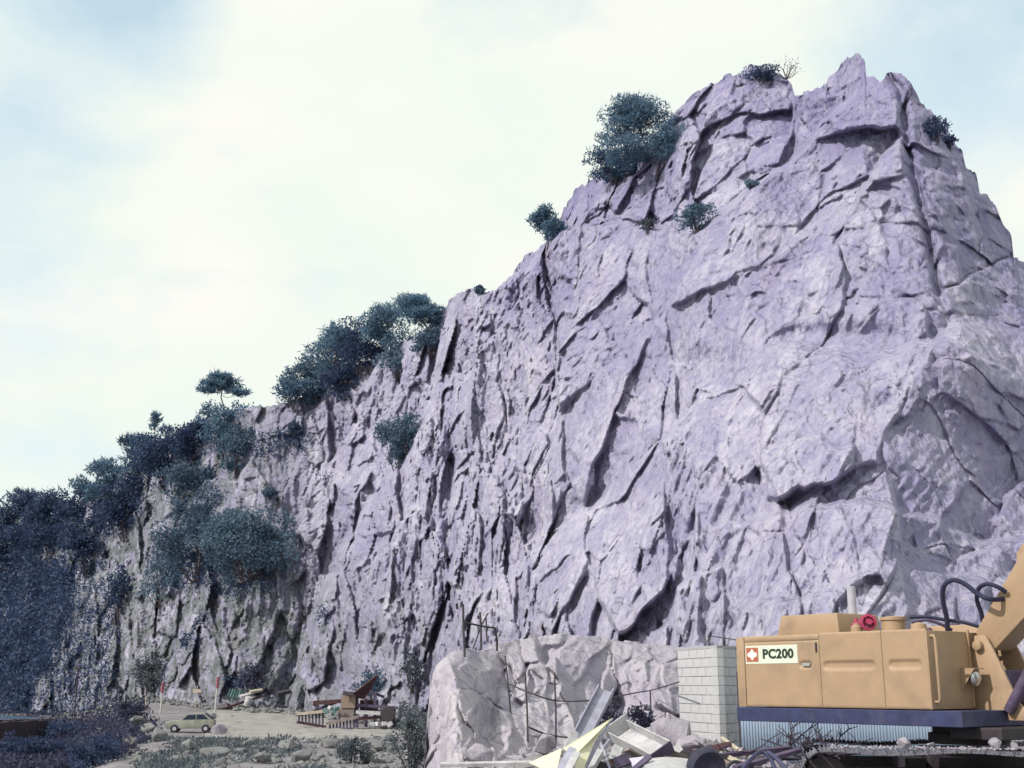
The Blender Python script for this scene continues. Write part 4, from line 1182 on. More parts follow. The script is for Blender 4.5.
for (x, y, dx, dz, kind, lab) in FRAG:
    a = at(x, y, 18.9 - (y - 748) * 0.085); mb = MB()
    beam_between(mb, a, a + Vector((dx, rgf.uniform(-0.2, 0.2), dz)), rgf.uniform(0.06, 0.14), rgf.uniform(0.012, 0.05), rgf.uniform(0, 1.5))
    tag(mb.build('scrap_fragment', M[kind]), lab, 'scrap', 'scrap fragments by the trough')
# blue bent pipes left of the track
sagging('bent_pipe', [(742, 770, 17.4), (752, 758, 17.6), (762, 752, 17.8), (770, 758, 17.7), (776, 771, 17.4)], 0.030, M['deck'], 'arched blue-grey pipe sticking out of the scrap by the wheel', 'pipe')
sagging('bent_pipe', [(768, 752, 17.7), (778, 760, 17.5), (788, 771, 17.3)], 0.030, M['deck'], 'straight blue-grey pipe end beside the arched pipe', 'pipe')
sagging('bent_pipe', [(725, 771, 17.8), (733, 762, 18.0), (745, 764, 18.0), (756, 770, 17.8)], 0.026, M['iron'], 'dark bent pipe between the wheel and the arched pipe', 'pipe')
boulder(672, 748, 19.8, 0.85, 5, 'large pale boulder lying between the trough and the block hut', squash=(0.95, 0.8, 1.0))
boulder(690, 756, 19.4, 0.55, 6, 'small pale boulder right of the large one by the hut')
boulder(653, 745, 21.5, 0.5, 8, 'purplish stone behind the upper end of the trough')
boulder(610, 742, 20.5, 0.5, 18, 'angular stone behind the tip of the cream sheet')
boulder(545, 752, 20.5, 0.5, 19, 'pale stone half sunk left of the cream sheet')
boulder(480, 764, 21.0, 0.5, 21, 'rounded stone at the foot of the pillar of the outcrop')
tM = Matrix.Translation(EX0 + UX * fwd) @ Matrix.Rotation(TR - TH, 4, 'Z')
for tx, ty_, sz_, sd, lab in ((-1.15, -1.55, 0.22, 22, 'pale lump of stone lying on the track near its left end'), (-0.75, -1.40, 0.15, 23, 'little pale stone on the track below the turntable'),
                              (0.15, -1.50, 0.24, 24, 'pale lump of stone on the track under the deck corner'), (0.42, -1.45, 0.14, 25, 'small stone right beside the lump under the deck corner')):
    vs, fs = stone_mesh(sd, 16, 0.85); p = tM @ Vector((tx, ty_, 0.84 + sz_ * 0.33))
    tag(link('stone', new_mesh('stone', vs, fs, [M['stone']]), None, p, (0.2, 0.1, sd), (sz_, sz_, sz_)), lab, 'stone', 'stones on the track')
pts = []; sz = []; rg = np.random.default_rng(6)
for _ in range(420):
    p = tM @ Vector((rg.uniform(-2.2, 1.5), rg.uniform(-1.86, -1.14), 0.845)); pts.append(tuple(p)); sz.append(rg.uniform(0.02, 0.07))
rubble('gravel', pts, sz, M['stone'], 10)

# loose chippings over the heap
rg = np.random.default_rng(5)
pts = []; sz = []
for _ in range(1500):
    x, y = rg.uniform(-1.5, 7), rg.uniform(15, 27)
    z = gz(x, y); pts.append((x, y, z)); sz.append(rg.uniform(0.05, 0.20) if rg.random() < 0.85 else rg.uniform(0.2, 0.36))
rubble('rubble', pts, sz, M['stone'], 9)

# ------------------------------------------------------------------ lower floor: crusher, scrap, poles, car
def far_pt(px, py, Y): return at(px, py, Y)


YC = 104.0
c0 = hit(345, 729); YC = c0.y
crv = thing('crushing_plant', 'derelict dark iron crushing plant with tan hopper and slatted trestles below the cliff', 'crushing plant', c0)


def cp(px, py, dY=0.0): return at(px, py, YC + dY) - c0


def barp(name, a, b_, w, m, dY=0.0, dY2=None):
    mb = MB(); beam_between(mb, cp(*a, dY), cp(*b_, dY if dY2 is None else dY2), w, w); mb.build(name, M[m], crv)


def boxp(name, x0, y0, x1, y1, dep, m, dY=0.0):
    a, b_ = cp(x0, y0, dY), cp(x1, y1, dY)
    MB().box(((a.x + b_.x) / 2, dY + dep / 2, (a.z + b_.z) / 2), (abs(b_.x - a.x), dep, abs(a.z - b_.z)), bev=0.03).build(name, M[m], crv)


for k in range(8):                                                   # left slatted ramp
    x = 299 + k * 3.4; barp('slat', (x, 712.5 - (x - 299) * 0.05), (x, 722 + (x - 299) * 0.12), 0.14, 'purple_iron', 1.0)
barp('ramp_beam', (297, 714), (326, 711), 0.24, 'pale_timber', 0.8); barp('ramp_beam', (297, 722), (326, 727), 0.22, 'rust', 1.1)
for k in range(9):                                                   # front trestle
    x = 330 + k * 3.4; barp('slat', (x, 723 - k * 0.7), (x, 730), 0.15, 'purple_iron', -1.2)
barp('trestle_beam', (326, 724), (359, 716.5), 0.26, 'timber', -1.3); barp('trestle_beam', (329, 730), (359, 730), 0.22, 'rust', -1.1)
boxp('hopper', 341.5, 695, 355, 708, 1.6, 'tan_far'); boxp('hopper_base', 338, 708.5, 354, 717.5, 1.9, 'timber', 0.1)
MB().slab([cp(342, 694.5, -0.4), cp(353, 693.5, -0.4), cp(378, 674, 0.6), cp(371, 688, 0.9), cp(364, 699, 0.7)], 0.10).build('chute_plate', M['rust'], crv)
barp('chute_beam', (343, 693), (354, 694), 0.3, 'iron', -0.5)
for (x, y0) in ((357, 697), (366, 699), (375, 692), (384, 704), (394, 706)): barp('post', (x, y0), (x, 727), 0.24, 'purple_iron', 0.6)
for (a, b_, w, m, dy) in (((355, 705), (398, 708), 0.24, 'purple_iron', 0.2), ((356, 712), (396, 714), 0.30, 'pale_steel', -0.2), ((357, 719), (394, 716), 0.26, 'rust', 0.0), ((313, 703), (343, 701), 0.34, 'rust', 0.9),
                          ((313, 704), (326, 712), 0.22, 'purple_iron', 0.9), ((343, 700), (313, 711), 0.2, 'iron', 1.2), ((366, 690), (384, 697), 0.22, 'purple_iron', 1.2), ((372, 708), (398, 722), 0.22, 'iron', 0.4)):
    barp('girder', a, b_, w, m, dy)
boxp('crusher_body', 360, 700, 376, 712, 1.8, 'rust', 0.9); boxp('motor_box', 380, 709, 394, 721, 1.4, 'purple_iron', 0.7)
wm = cp(388, 714, -0.3)
MB().lathe([(0.15, -0.12), (0.62, -0.10), (0.66, -0.03), (0.66, 0.03), (0.62, 0.10), (0.15, 0.12)], wm, (0, 1, 0.1), 22).build('flywheel', M['iron'], crv, smooth=True)
for k, (x, y) in enumerate(((326, 711), (331, 708), (334, 713), (329, 715), (336, 709))):
    a = cp(x, y, -0.5); MB().box(a, (0.5, 0.3, 0.28), (0.4 * k, 0.3, k)).build('loose_board', M['pale_steel' if k % 2 else 'green_sheet'], crv)
for k in range(4):
    a = cp(372 + 6 * k, 724.5, -0.6); MB().box(a, (0.5, 0.4, 0.35), (0, 0.2 * k, k), bev=0.04).build('footing', M['pale_steel'], crv)

# scrap beside it
s0 = hit(245, 710)
Ys = s0.y


def sp(x, y, dY=0.0): return at(x, y, Ys + dY)


gs = MB(); vs = []; fs = []
A, B_, C_ = sp(227, 697), sp(241, 699), sp(230, 689, 1.5)
nxx = 24
for i in range(nxx + 1):
    for j in range(2):
        p = A + (B_ - A) * i / nxx + (C_ - A) * j + Vector((0, -0.10, 0.10)) * math.sin(i * math.pi / 2.2)
        vs.append(p)
for i in range(nxx): fs.append((2 * i, 2 * i + 2, 2 * i + 3, 2 * i + 1))
gs.add(vs, fs); o = gs.build('corrugated_roof_sheet', M['green_sheet']); o.modifiers.new('t', 'SOLIDIFY').thickness = 0.02
tag(o, 'green corrugated sheet propped on the scrap behind the road', 'metal sheet')
for (a, b_, w, m, lab, nm, cat) in (((222, 709), (262, 696), 0.30, 'rust', 'long rusty beam sloping over the scrap behind the road', 'iron_beam', 'iron beam'),
                                   ((226, 703), (236, 711), 0.3, 'rust', 'short rusty beam under the green corrugated sheet', 'iron_beam', 'iron beam'),
                                   ((240, 697), (252, 694), 0.5, 'pale_steel', 'pale slab on top of the scrap right of the green sheet', 'stone_slab', 'slab'),
                                   ((250, 692), (262, 690), 0.4, 'pale_timber', 'pale board at the upper right of the scrap behind the road', 'board', 'board'),
                                   ((277, 694), (290, 691), 0.6, 'iron', 'dark slab leaning on the rocks left of the crushing plant', 'stone_slab', 'slab'),
                                   ((291, 709), (300, 698), 0.25, 'timber', 'timber prop leaning between dark slab and crushing plant', 'timber_prop', 'timber'),
                                   ((278, 706), (296, 708), 0.35, 'purple_iron', 'weathered girder lying left of the crushing plant', 'iron_beam', 'iron beam')):
    mb = MB(); beam_between(mb, sp(*a), sp(*b_, 0.8), w, w * 0.6, 0.3); tag(mb.build(nm, M[m]), lab, cat)
dr = sp(247, 706)
tag(MB().lathe([(0.05, 0), (0.38, 0.02), (0.40, 0.05), (0.39, 0.45), (0.41, 0.5), (0.39, 0.55), (0.40, 0.95), (0.36, 1.0), (0.05, 1.0)], dr, (0.25, -0.2, 0.95), 18).build('drum', M['pale_steel'], smooth=True), 'pale drum tilted on the scrap behind the road', 'drum')

# marker poles
for (x, yt, yb, w, top, lab) in ((145, 689, 712, 0.06, 'rust', 'thin pole with dark red top, leftmost of the marker poles'),
                                 (160.5, 684, 714, 0.11, 'pole_red', 'thick white pole with crimson top, second marker pole from the left'),
                                 (195, 687, 711, 0.05, 'pale_timber', 'thin pale pole with small crosspiece between the two white poles'),
                                 (215, 678, 713, 0.11, 'pole_red', 'thick white pole with red top beside the green corrugated sheet')):
    p = hit(x, yb, 40, 180); hgt = px_size(p.y, yb - yt)
    po = thing('marker_pole', lab, 'pole', p, (0, R(random.uniform(-1, 3)), 0), 'marker poles along the road')
    MB().tube([(0, 0, -0.5), (0, 0, hgt * 0.68)], w, 8).build('shaft', M['pole_white' if top == 'pole_red' else 'pale_timber'], po)
    if top == 'pale_timber': MB().box((0, 0, hgt * 0.8), (0.9, 0.08, 0.35)).build('crosspiece', M[top], po); MB().tube([(0, 0, hgt * 0.68), (0, 0, hgt)], w, 8).build('shaft', M[top], po)
    else: MB().tube([(0, 0, hgt * 0.68), (0, 0, hgt)], w * 1.5, 8).build('top', M[top], po)

# small car at the edge of the road
k0 = hit(191, 732.5, 30, 120)
car = thing('parked_car', 'small faded cream car parked at the edge of the sandy road', 'car', k0, (0, 0, R(8)))
body = MB().prism([(-1.75, 0.28), (-1.80, 0.62), (-1.70, 0.80), (-0.75, 0.92), (-0.25, 1.36), (0.95, 1.40), (1.55, 0.95), (1.72, 0.88), (1.76, 0.32)], -0.75, 0.75, bev=0.07).build('body', M['car'], car, smooth=True)
for yy in (-0.762, 0.75): MB().prism([(-0.60, 0.94), (-0.22, 1.27), (0.35, 1.30), (0.35, 0.95)], yy, yy + 0.012).build('side_window', M['glass'], body); MB().prism([(0.42, 0.95), (0.42, 1.30), (0.90, 1.31), (1.30, 0.97)], yy, yy + 0.012).build('side_window', M['glass'], body)
MB().slab([(-0.72, -0.6, 0.97), (-0.72, 0.6, 0.97), (-0.30, 0.55, 1.34), (-0.30, -0.55, 1.34)], 0.03).build('windscreen', M['glass'], body)
MB().slab([(1.02, -0.62, 1.40), (1.02, 0.62, 1.40), (1.60, 0.62, 0.96), (1.60, -0.62, 0.96)], 0.04).build('rear_window', M['glass'], body)
for wx in (-1.15, 1.12):
    for yy in (-0.70, 0.70):
        w_ = MB().lathe([(0.14, -0.09), (0.27, -0.09), (0.30, -0.05), (0.30, 0.05), (0.27, 0.09), (0.14, 0.09)], (wx, yy, 0.29), (0, 1, 0), 18).build('wheel', M['tyre'], car, smooth=True)
        MB().lathe([(0.14, -0.095), (0.14, 0.095)], (wx, yy, 0.29), (0, 1, 0), 14).build('rim', M['pale_steel'], w_)
MB().box((-1.80, 0, 0.42), (0.10, 1.4, 0.12), bev=0.03).build('bumper', M['chrome'], car); MB().box((1.78, 0, 0.42), (0.10, 1.4, 0.12), bev=0.03).build('bumper', M['chrome'], car)
for yy in (-0.5, 0.5): MB().lathe([(0.10, -0.03), (0.10, 0.03), (0.04, 0.05)], (-1.77, yy, 0.66), (-1, 0, 0), 14).build('headlight', M['chrome'], car)
boulder(219, 735, 0, 1.35, 31, 'large cream block of stone just right of the parked car', 'stone', squash=(1.0, 0.8, 1.0))
boulder(211, 719, 0, 1.1, 32, 'pale rounded rock at the foot of the red-topped pole by the scrap', 'stone')
boulder(172, 701, 150, 0.7, 33, 'small white stone on the bank between the marker poles', 'stone')

# rocks at the far left
for (x, y, s_, sd, lab) in ((98, 735, 0.9, 41, 'single upright pale stone in the dark brush'), (118, 748, 1.1, 42, 'left of two pale stones low in the dark brush'), (130, 748, 0.9, 43, 'right of two pale stones low in the dark brush'),
                            (138, 731, 1.9, 44, 'big dark boulder on the bank left of the car'), (148, 733, 1.3, 45, 'smaller boulder touching the big dark one'), (160, 741, 1.2, 46, 'mossy boulder between dark brush and car')):
    boulder(x, y, 0, s_, sd, lab, 'stone_far')
for k, (x, y, s_) in enumerate(((250, 748, 1.0), (285, 752, 1.2), (330, 748, 0.9), (215, 760, 1.2), (300, 763, 1.0), (378, 752, 1.0), (365, 764, 1.1), (190, 752, 1.1), (262, 764, 0.9))):
    lab = ['mossy rock below the left end of the road', 'mossy rock below the middle of the road', 'mossy rock right below the crushing plant', 'big mossy rock under the parked car', 'mossy rock at the bottom edge in mid slope',
           'mossy rock left of the green bush', 'mossy rock at the bottom edge below the green bush', 'long mossy rock down the bank from the car', 'mossy rock at the bottom edge below the road end'][k]
    boulder(x, y, 0, s_, 50 + k, lab, 'stone_far', squash=(1.3, 1, 0.8), group='mossy rocks below the road')
# low dark wall and railing by the pond
w0 = at(-30, 738, 88); w1 = at(44, 733, 96)
lw = thing('retaining_wall', 'low dark retaining wall in the brush before the pond', 'wall', Vector((w0.x, w0.y, w0.z)))
dW = w1 - w0
n_w = 7
for k in range(n_w):
    mb = MB(); beam_between(mb, dW * (k / n_w) + Vector((0, 0, 0.30)), dW * ((k + 0.985) / n_w) + Vector((0, 0, 0.30)), 0.5, 1.3 + 0.12 * (k % 2)); mb.build('stone_block', M['dark'], lw)
rl = thing('railing', 'thin iron railing along the near bank of the pond', 'railing', at(14, 730, 100))
r0 = at(14, 730, 100)
MB().tube([at(-20, 720, 100) - r0, at(14, 720, 100) - r0, at(82, 719, 103) - r0], 0.05, 6).build('rail', M['iron'], rl)
for (x, yt, yb, Yq) in ((14, 719, 732, 100), (82, 715, 738, 103), (48, 719, 733, 101.5)): MB().tube([at(x, yt, Yq) - r0, at(x, yb, Yq) - r0], 0.07, 6).build('post', M['iron'], rl)
p_ = at(72, 740, 98); pt = at(72, 668, 98)
pl_ = thing('lamp_post', 'slender dark pole rising from the brush at the left', 'pole', p_)
MB().tube([(0, 0, -0.5), (0, 0, (pt - p_).z)], 0.05, 6).build('shaft', M['iron'], pl_)
MB().box((0, 0, (pt - p_).z), (0.5, 0.4, 0.25), bev=0.05).build('head', M['iron'], pl_)

# rubble slope below the road, talus along the cliff foot
pts = []; sz = []
rg = np.random.default_rng(15)
while len(pts) < 2600:
    u_, y = rg.uniform(-0.31, -0.07), rg.uniform(40, 84)
    x = u_ * y; pts.append((x, y, gz(x, y))); sz.append(rg.uniform(0.12, 0.45) if rg.random() < 0.9 else rg.uniform(0.5, 0.9))
pxs = rg.uniform(60, 440, 4000); pys = rg.uniform(690, 726, 4000)
Ycs = cliff_depth(pxs, pys) - rg.uniform(0, 6, 4000); Qs = at_np(pxs, pys, Ycs); gs_ = ground_h(Qs[:, 0], Qs[:, 1])
for q_, g_ in zip(Qs, gs_):
    if q_[2] < g_ + 3 and len(pts) < 4200: pts.append((q_[0], q_[1], g_ + rg.uniform(0, 0.2))); sz.append(rg.uniform(0.2, 0.9))
rubble('rubble', pts, sz, M['stone_far'], 19)

# ------------------------------------------------------------------ vegetation
def rand_dirs(n, rg, up=0.0):
    d = rg.normal(size=(n, 3)); d[:, 2] += up; return d / np.linalg.norm(d, axis=1, keepdims=True)


def leaf_faces(P, L, w, rg, up=0.3, needle=False):
    n = len(P); d = rand_dirs(n, rg, up); s = np.cross(d, rand_dirs(n, rg)); s /= np.maximum(np.linalg.norm(s, axis=1, keepdims=True), 1e-6)
    ln = (L * rg.uniform(0.6, 1.3, n))[:, None]; wd = (w * rg.uniform(0.6, 1.3, n))[:, None]
    if needle:
        V = np.stack([P - s * wd / 2, P + s * wd / 2, P + d * ln], 1).reshape(-1, 3); k = 3
    else:
        V = np.stack([P, P + d * ln * 0.5 - s * wd / 2, P + d * ln, P + d * ln * 0.5 + s * wd / 2], 1).reshape(-1, 3); k = 4
    return V, np.arange(n * k).reshape(n, k)


def in_ellipsoid(n, rg, hollow=0.35):
    d = rand_dirs(n, rg); return d * (rg.uniform(hollow ** 3, 1, n) ** (1 / 3.0))[:, None]


def limb_path(a, b, rg, bend):
    a, b = np.array(a), np.array(b); L = np.linalg.norm(b - a); out = []
    off = rg.normal(size=3) * bend * L
    for t in (0, 0.35, 0.7, 1.0): out.append(a + (b - a) * t + off * math.sin(t * math.pi) * (1 - 0.3 * t))
    return [Vector(p) for p in out]


def pine(p, W, H, label, rg, m='pine', n=4000, leaf=0.28, lean=0.0, pads=14, trunk_part=0.35, group=None, name='pine_tree', flat=0.13):
    """crooked red pine: limbs that carry flat pads of needles. p is the foot, W and H in metres"""
    t = thing(name, label, 'pine tree', p, (0, 0, 0), group)
    top = np.array([lean * W, 0, H * 0.92])
    path = [Vector((0, 0, -0.6)), Vector((0.05 * W, 0, H * 0.2)), Vector((lean * W * 0.4 - 0.03 * W, 0.03 * W, H * 0.45)), Vector((lean * W * 0.75, 0, H * 0.7)), Vector(top)]
    r0 = max(0.022 * H, 0.05)
    MB().tube(path, [r0, r0 * 0.85, r0 * 0.65, r0 * 0.45, r0 * 0.15], 7).build('trunk', M['bark'], t, smooth=True)
    lim = MB(); Ps = []
    for k in range(pads):
        f = trunk_part + (1 - trunk_part) * (k + 0.5) / pads
        at_ = np.array([np.interp(f, [0, 0.22, 0.49, 0.76, 1], [q[i] for q in path]) for i in range(3)])
        w = rg.uniform(0, 6.28) if k else 0; reach = W * 0.5 * (1.0 - 0.65 * max(0, (f - 0.55) / 0.45)) * rg.uniform(0.35, 0.95)
        e = at_ + np.array([math.cos(w) * reach, math.sin(w) * reach * 0.8, rg.uniform(0.0, 0.10) * H])
        if k == pads - 1: e = top
        lim.tube(limb_path(at_, e, rg, 0.10), [r0 * 0.35, r0 * 0.28, r0 * 0.2, r0 * 0.08], 5)
        rx = W * rg.uniform(0.16, 0.27); rz = H * flat * rg.uniform(0.5, 1.0)
        q = in_ellipsoid(n // pads, rg, 0.2) * np.array([rx, rx * 0.85, rz])
        q[:, 2] += 0.15 * rx * fbm(q[:, 0] / rx * 2 + 9 * k, q[:, 1] / rx * 2, k, 2)
        Ps.append(q + e)
    lim.build('limbs', M['bark'], t)
    P = np.concatenate(Ps)
    V, Fc = leaf_faces(P, leaf * 1.5, leaf * 0.42, rg, 0.5, True)
    link('crown', fast_mesh('crown', V, Fc, M[m]), t)
    return t


def bush(p, W, H, label, rg, m='leaf', n=2500, leaf=0.25, name='shrub', cat='shrub', D=None, lean=(0, 0), clumps=16, group=None, droop=0.0):
    """many-stemmed shrub: uneven clumps of leaves over a fan of stems"""
    t = thing(name, label, cat, p, (0, 0, 0), group)
    D = D or W * 0.8
    st = MB(); Ps = []
    for k in range(clumps):
        q = in_ellipsoid(1, rg, 0.45)[0]
        c = np.array([q[0] * W * 0.40 + lean[0] * W * (0.5 + 0.5 * q[2]), q[1] * D * 0.40, H * (0.50 + 0.40 * q[2]) - droop * H * abs(q[0])])
        if k < 9: st.tube(limb_path((0.06 * q[0] * W, 0.06 * q[1] * D, -0.3), c, rg, 0.06), [0.022 * H ** 0.6, 0.018 * H ** 0.6, 0.012 * H ** 0.6, 0.006], 5)
        r_ = rg.uniform(0.09, 0.31)
        Ps.append(in_ellipsoid(int(n / clumps * (0.5 + 2 * r_ * 2)), rg, 0.3) * np.array([W * r_, D * r_, H * r_ * 0.75]) + c)
    st.build('stem', M['bark'], t)
    for k in range(clumps // 2 + 4):                                 # stray sprigs break the outline
        q = rand_dirs(1, rg, 0.5)[0] * rg.uniform(0.9, 1.25)
        c = np.array([q[0] * W * 0.46 + lean[0] * W, q[1] * D * 0.44, H * (0.48 + 0.46 * q[2])])
        Ps.append(in_ellipsoid(max(6, n // 90), rg, 0.2) * np.array([W, D, H]) * rg.uniform(0.05, 0.11) + c)
    P = np.concatenate(Ps)
    V, Fc = leaf_faces(P, leaf, leaf * 0.5, rg, 0.35)
    link('crown', fast_mesh('crown', V, Fc, M[m]), t)
    return t


def plant(kind, px, py, wpx, hpx, label, seed, Y=None, out=0.4, dens=1.0, **kw):
    rg = np.random.default_rng(seed)
    if Y is None: Y = depth1(px, py) - out
    p = at(px, py, Y); k = px_size(Y, 1.0)
    leaf = max(0.10, 3.6 * k)
    n = int(dens * max(260, min(9000, wpx * hpx * 0.75)))
    if kind == 'pine': return pine(p, wpx * k, hpx * k, label, rg, n=int(n * 1.5), leaf=leaf, **kw)
    return bush(p, wpx * k, hpx * k, label, rg, n=n, leaf=leaf, **kw)


# the summit
plant('pine', 656, 174, 104, 88, 'large dark pine spreading from the skyline left of the summit', 101, out=1.0, pads=26, lean=-0.22, trunk_part=0.12, dens=1.1, flat=0.12)
plant('bush', 614, 182, 62, 42, 'low dark pine scrub hanging below the large skyline pine', 102, m='pine')
plant('pine', 546, 252, 48, 52, 'small lone pine on the skyline step halfway up the cliff', 103, pads=12, trunk_part=0.15, flat=0.2)
plant('bush', 480, 294, 12, 9, 'tiny tuft on the skyline right of the grove', 104)
plant('bush', 696, 232, 46, 36, 'round bush on the ledge below the summit', 105)
plant('bush', 647, 230, 22, 11, 'low grassy tuft on the ledge left of the round bush', 106, m='leaf_olive')
plant('bush', 752, 188, 14, 9, 'tiny tuft in a crack under the summit', 107)
plant('bush', 664, 152, 16, 22, 'narrow shrub in the cleft right of the large pine', 108)
plant('bush', 762, 80, 44, 18, 'dark mat of scrub on the flat top left of the peak', 109, m='leaf_dark')
plant('bush', 936, 140, 30, 28, 'dark scrub clinging to the right shoulder of the peak', 110, m='leaf_dark')
plant('bush', 950, 148, 16, 16, 'small dark tuft at the edge of the right shoulder', 111, m='leaf_dark')
# thin bare sapling on the top
rg = np.random.default_rng(112)
pS = at(786, 77, depth1(786, 82)); kS = px_size(pS.y, 1)
sap = thing('bare_sapling', 'thin nearly leafless sapling on the top left of the peak', 'sapling', pS)
mb = MB(); tips = []
for k in range(14):
    e = np.array([rg.uniform(-14, 16) * kS, rg.uniform(-6, 6) * kS, rg.uniform(8, 20) * kS]); mb.tube(limb_path((0, 0, -0.2), e, rg, 0.12), [0.035, 0.03, 0.022, 0.012], 4); tips.append(e)
mb.build('stem', M['bark'], sap)
V, Fc = leaf_faces(np.repeat(np.array(tips), 9, 0) + rg.normal(size=(126, 3)) * 0.18, 0.14, 0.08, rg)
link('crown', fast_mesh('crown', V, Fc, M['leaf_olive']), sap)

# the grove on the skyline left of the great wall
plant('pine', 425, 338, 76, 46, 'flat-topped pine at the upper right end of the skyline grove', 120, out=1.0, pads=18, trunk_part=0.3, lean=-0.1, dens=1.3)
plant('pine', 388, 356, 66, 54, 'pine with ragged top in the middle of the skyline grove', 121, out=1.0, pads=16, trunk_part=0.15, flat=0.2)
plant('bush', 364, 374, 74, 58, 'dense dark shrub in the middle of the skyline grove', 122, m='leaf_dark')
plant('pine', 336, 386, 66, 66, 'spiky pine left of the middle of the skyline grove', 123, out=1.0, pads=20, trunk_part=0.1, flat=0.22)
plant('bush', 318, 396, 64, 54, 'bushy shrub under the spiky pine of the grove', 124)
plant('bush', 297, 410, 62, 36, 'low spreading shrub at the lower left end of the grove', 125, m='pine')
plant('pine', 288, 404, 18, 36, 'thin sparse sapling at the left tip of the grove', 126, pads=7, trunk_part=0.5, dens=0.35)
plant('bush', 345, 398, 56, 36, 'small shrub hanging below the grove over the bare rock', 127, m='leaf_dark')
plant('bush', 430, 356, 54, 34, 'grey-green shrub low on the slope below the flat-topped pine', 128, m='leaf')
plant('bush', 396, 376, 50, 30, 'flat grey-green scrub on the slope below the grove', 129, m='leaf')
plant('bush', 396, 468, 54, 56, 'shrub filling the gully halfway down the great wall', 130, lean=(0.12, 0))
plant('bush', 408, 452, 34, 40, 'small shrub above the one in the gully', 131, m='leaf')
plant('bush', 294, 434, 14, 12, 'little tuft on the smooth slab under the grove', 132)
plant('bush', 270, 497, 16, 10, 'little tuft on the slab above the big overhanging bush', 133)
# the left ridge
plant('pine', 221, 416, 54, 46, 'umbrella pine with bare trunk standing alone on the ridge', 140, out=-2.0, pads=13, trunk_part=0.52, flat=0.085, dens=0.8)
plant('bush', 226, 446, 64, 50, 'dense shrub at the foot of the umbrella pine', 141, m='pine')
plant('bush', 238, 476, 42, 56, 'shrub hanging down the slab right below the umbrella pine', 142)
plant('bush', 196, 462, 64, 48, 'dark shrub on the ridge left of the umbrella pine', 143, m='leaf_dark')
plant('pine', 154, 448, 20, 38, 'thin sapling with sparse top on the left ridge', 144, pads=7, trunk_part=0.55, dens=0.4)
plant('bush', 166, 480, 72, 58, 'dense dark shrub under the thin ridge sapling', 145, m='leaf_dark')
plant('pine', 136, 492, 60, 58, 'pine on the ridge left of the thin sapling', 146, pads=14, trunk_part=0.15, flat=0.2)
plant('pine', 103, 514, 62, 56, 'spreading pine on the middle of the left ridge', 147, pads=15, trunk_part=0.2, flat=0.18)
plant('bush', 78, 534, 54, 52, 'shrub between the two pines on the left ridge', 148, m='leaf_dark')
plant('pine', 50, 560, 72, 66, 'dark pine rising over the edge of the left wood', 149, pads=18, trunk_part=0.15, flat=0.2, m='leaf_dark')
plant('pine', 20, 572, 78, 80, 'dark pine at the left picture edge above the wood', 150, pads=20, trunk_part=0.1, flat=0.2, m='leaf_dark')
# the big overhanging bush and scrub of the left face
plant('bush', 248, 580, 108, 76, 'big domed bush overhanging the ledge in the left face', 160, clumps=30, out=2.0, dens=1.2)
plant('bush', 196, 580, 84, 92, 'broad bush left of the big domed one', 161, clumps=22, out=1.5)
plant('bush', 190, 512, 76, 58, 'shrub high on the left face under the ridge', 162, m='leaf')
plant('bush', 126, 540, 66, 70, 'dark shrub on the left face below the ridge pines', 163, m='leaf_dark')
plant('bush', 88, 576, 60, 64, 'shrub in the dark corner of the left face', 164, m='leaf_dark')
plant('bush', 160, 605, 50, 50, 'straggling shrub low on the left face', 165, m='leaf', dens=0.6)
plant('bush', 118, 625, 46, 60, 'dark straggling shrub above the pond', 166, m='leaf_dark', dens=0.6)
plant('bush', 196, 660, 38, 44, 'dark bush in the hollow at the foot of the left face', 167, m='leaf_dark', dens=0.7)
plant('bush', 150, 690, 44, 36, 'dusty bush on the bank behind the marker poles', 168, m='leaf_olive', dens=0.7)
plant('bush', 255, 690, 34, 26, 'dusty purple-grey bush behind the scrap', 169, m='weed', dens=0.7)
plant('bush', 372, 700, 40, 34, 'bluish bush against the rock behind the crushing plant', 170, m='leaf', dens=0.7)
plant('bush', 412, 690, 22, 40, 'bluish bush in the corner right of the crushing plant', 171, m='leaf_olive', dens=0.7)
plant('bush', 352, 764, 36, 26, 'round green bush on the slope below the crushing plant', 172, Y=hit(352, 764).y, m='leaf_olive')
plant('bush', 412, 772, 50, 66, 'leafy grey-green bush against the left side of the pale outcrop', 173, Y=40, m='leaf_olive', dens=0.9)
plant('bush', 432, 774, 24, 60, 'thin weedy bush touching the left side of the outcrop', 174, Y=30, m='leaf_olive', dens=0.4)

plant('bush', 26, 766, 70, 34, 'dark low bush at the lower left picture corner', 175, Y=hit(26, 766).y, m='leaf_dark')
plant('bush', 92, 770, 64, 34, 'dark low bush at the bottom edge below the single pale stone', 176, Y=hit(92, 768).y, m='leaf_dark')
plant('bush', 62, 744, 50, 22, 'dark low bush right of the retaining wall', 177, Y=hit(62, 744).y, m='leaf_dark')
plant('bush', 128, 722, 40, 18, 'low dusty bush on the bank left of the marker poles', 178, Y=hit(128, 722).y, m='weed')
plant('bush', 612, 738, 34, 36, 'bluish weedy bush in the hollow of the outcrop behind the cream point', 179, Y=float(outcrop_depth(np.array([612.0]), np.array([738.0]))[0]) - 0.2, m='weed', dens=0.6)
plant('bush', 642, 734, 28, 30, 'bluish weedy bush in the hollow left of the block hut', 180, Y=float(outcrop_depth(np.array([642.0]), np.array([734.0]))[0]) - 0.2, m='weed', dens=0.6)
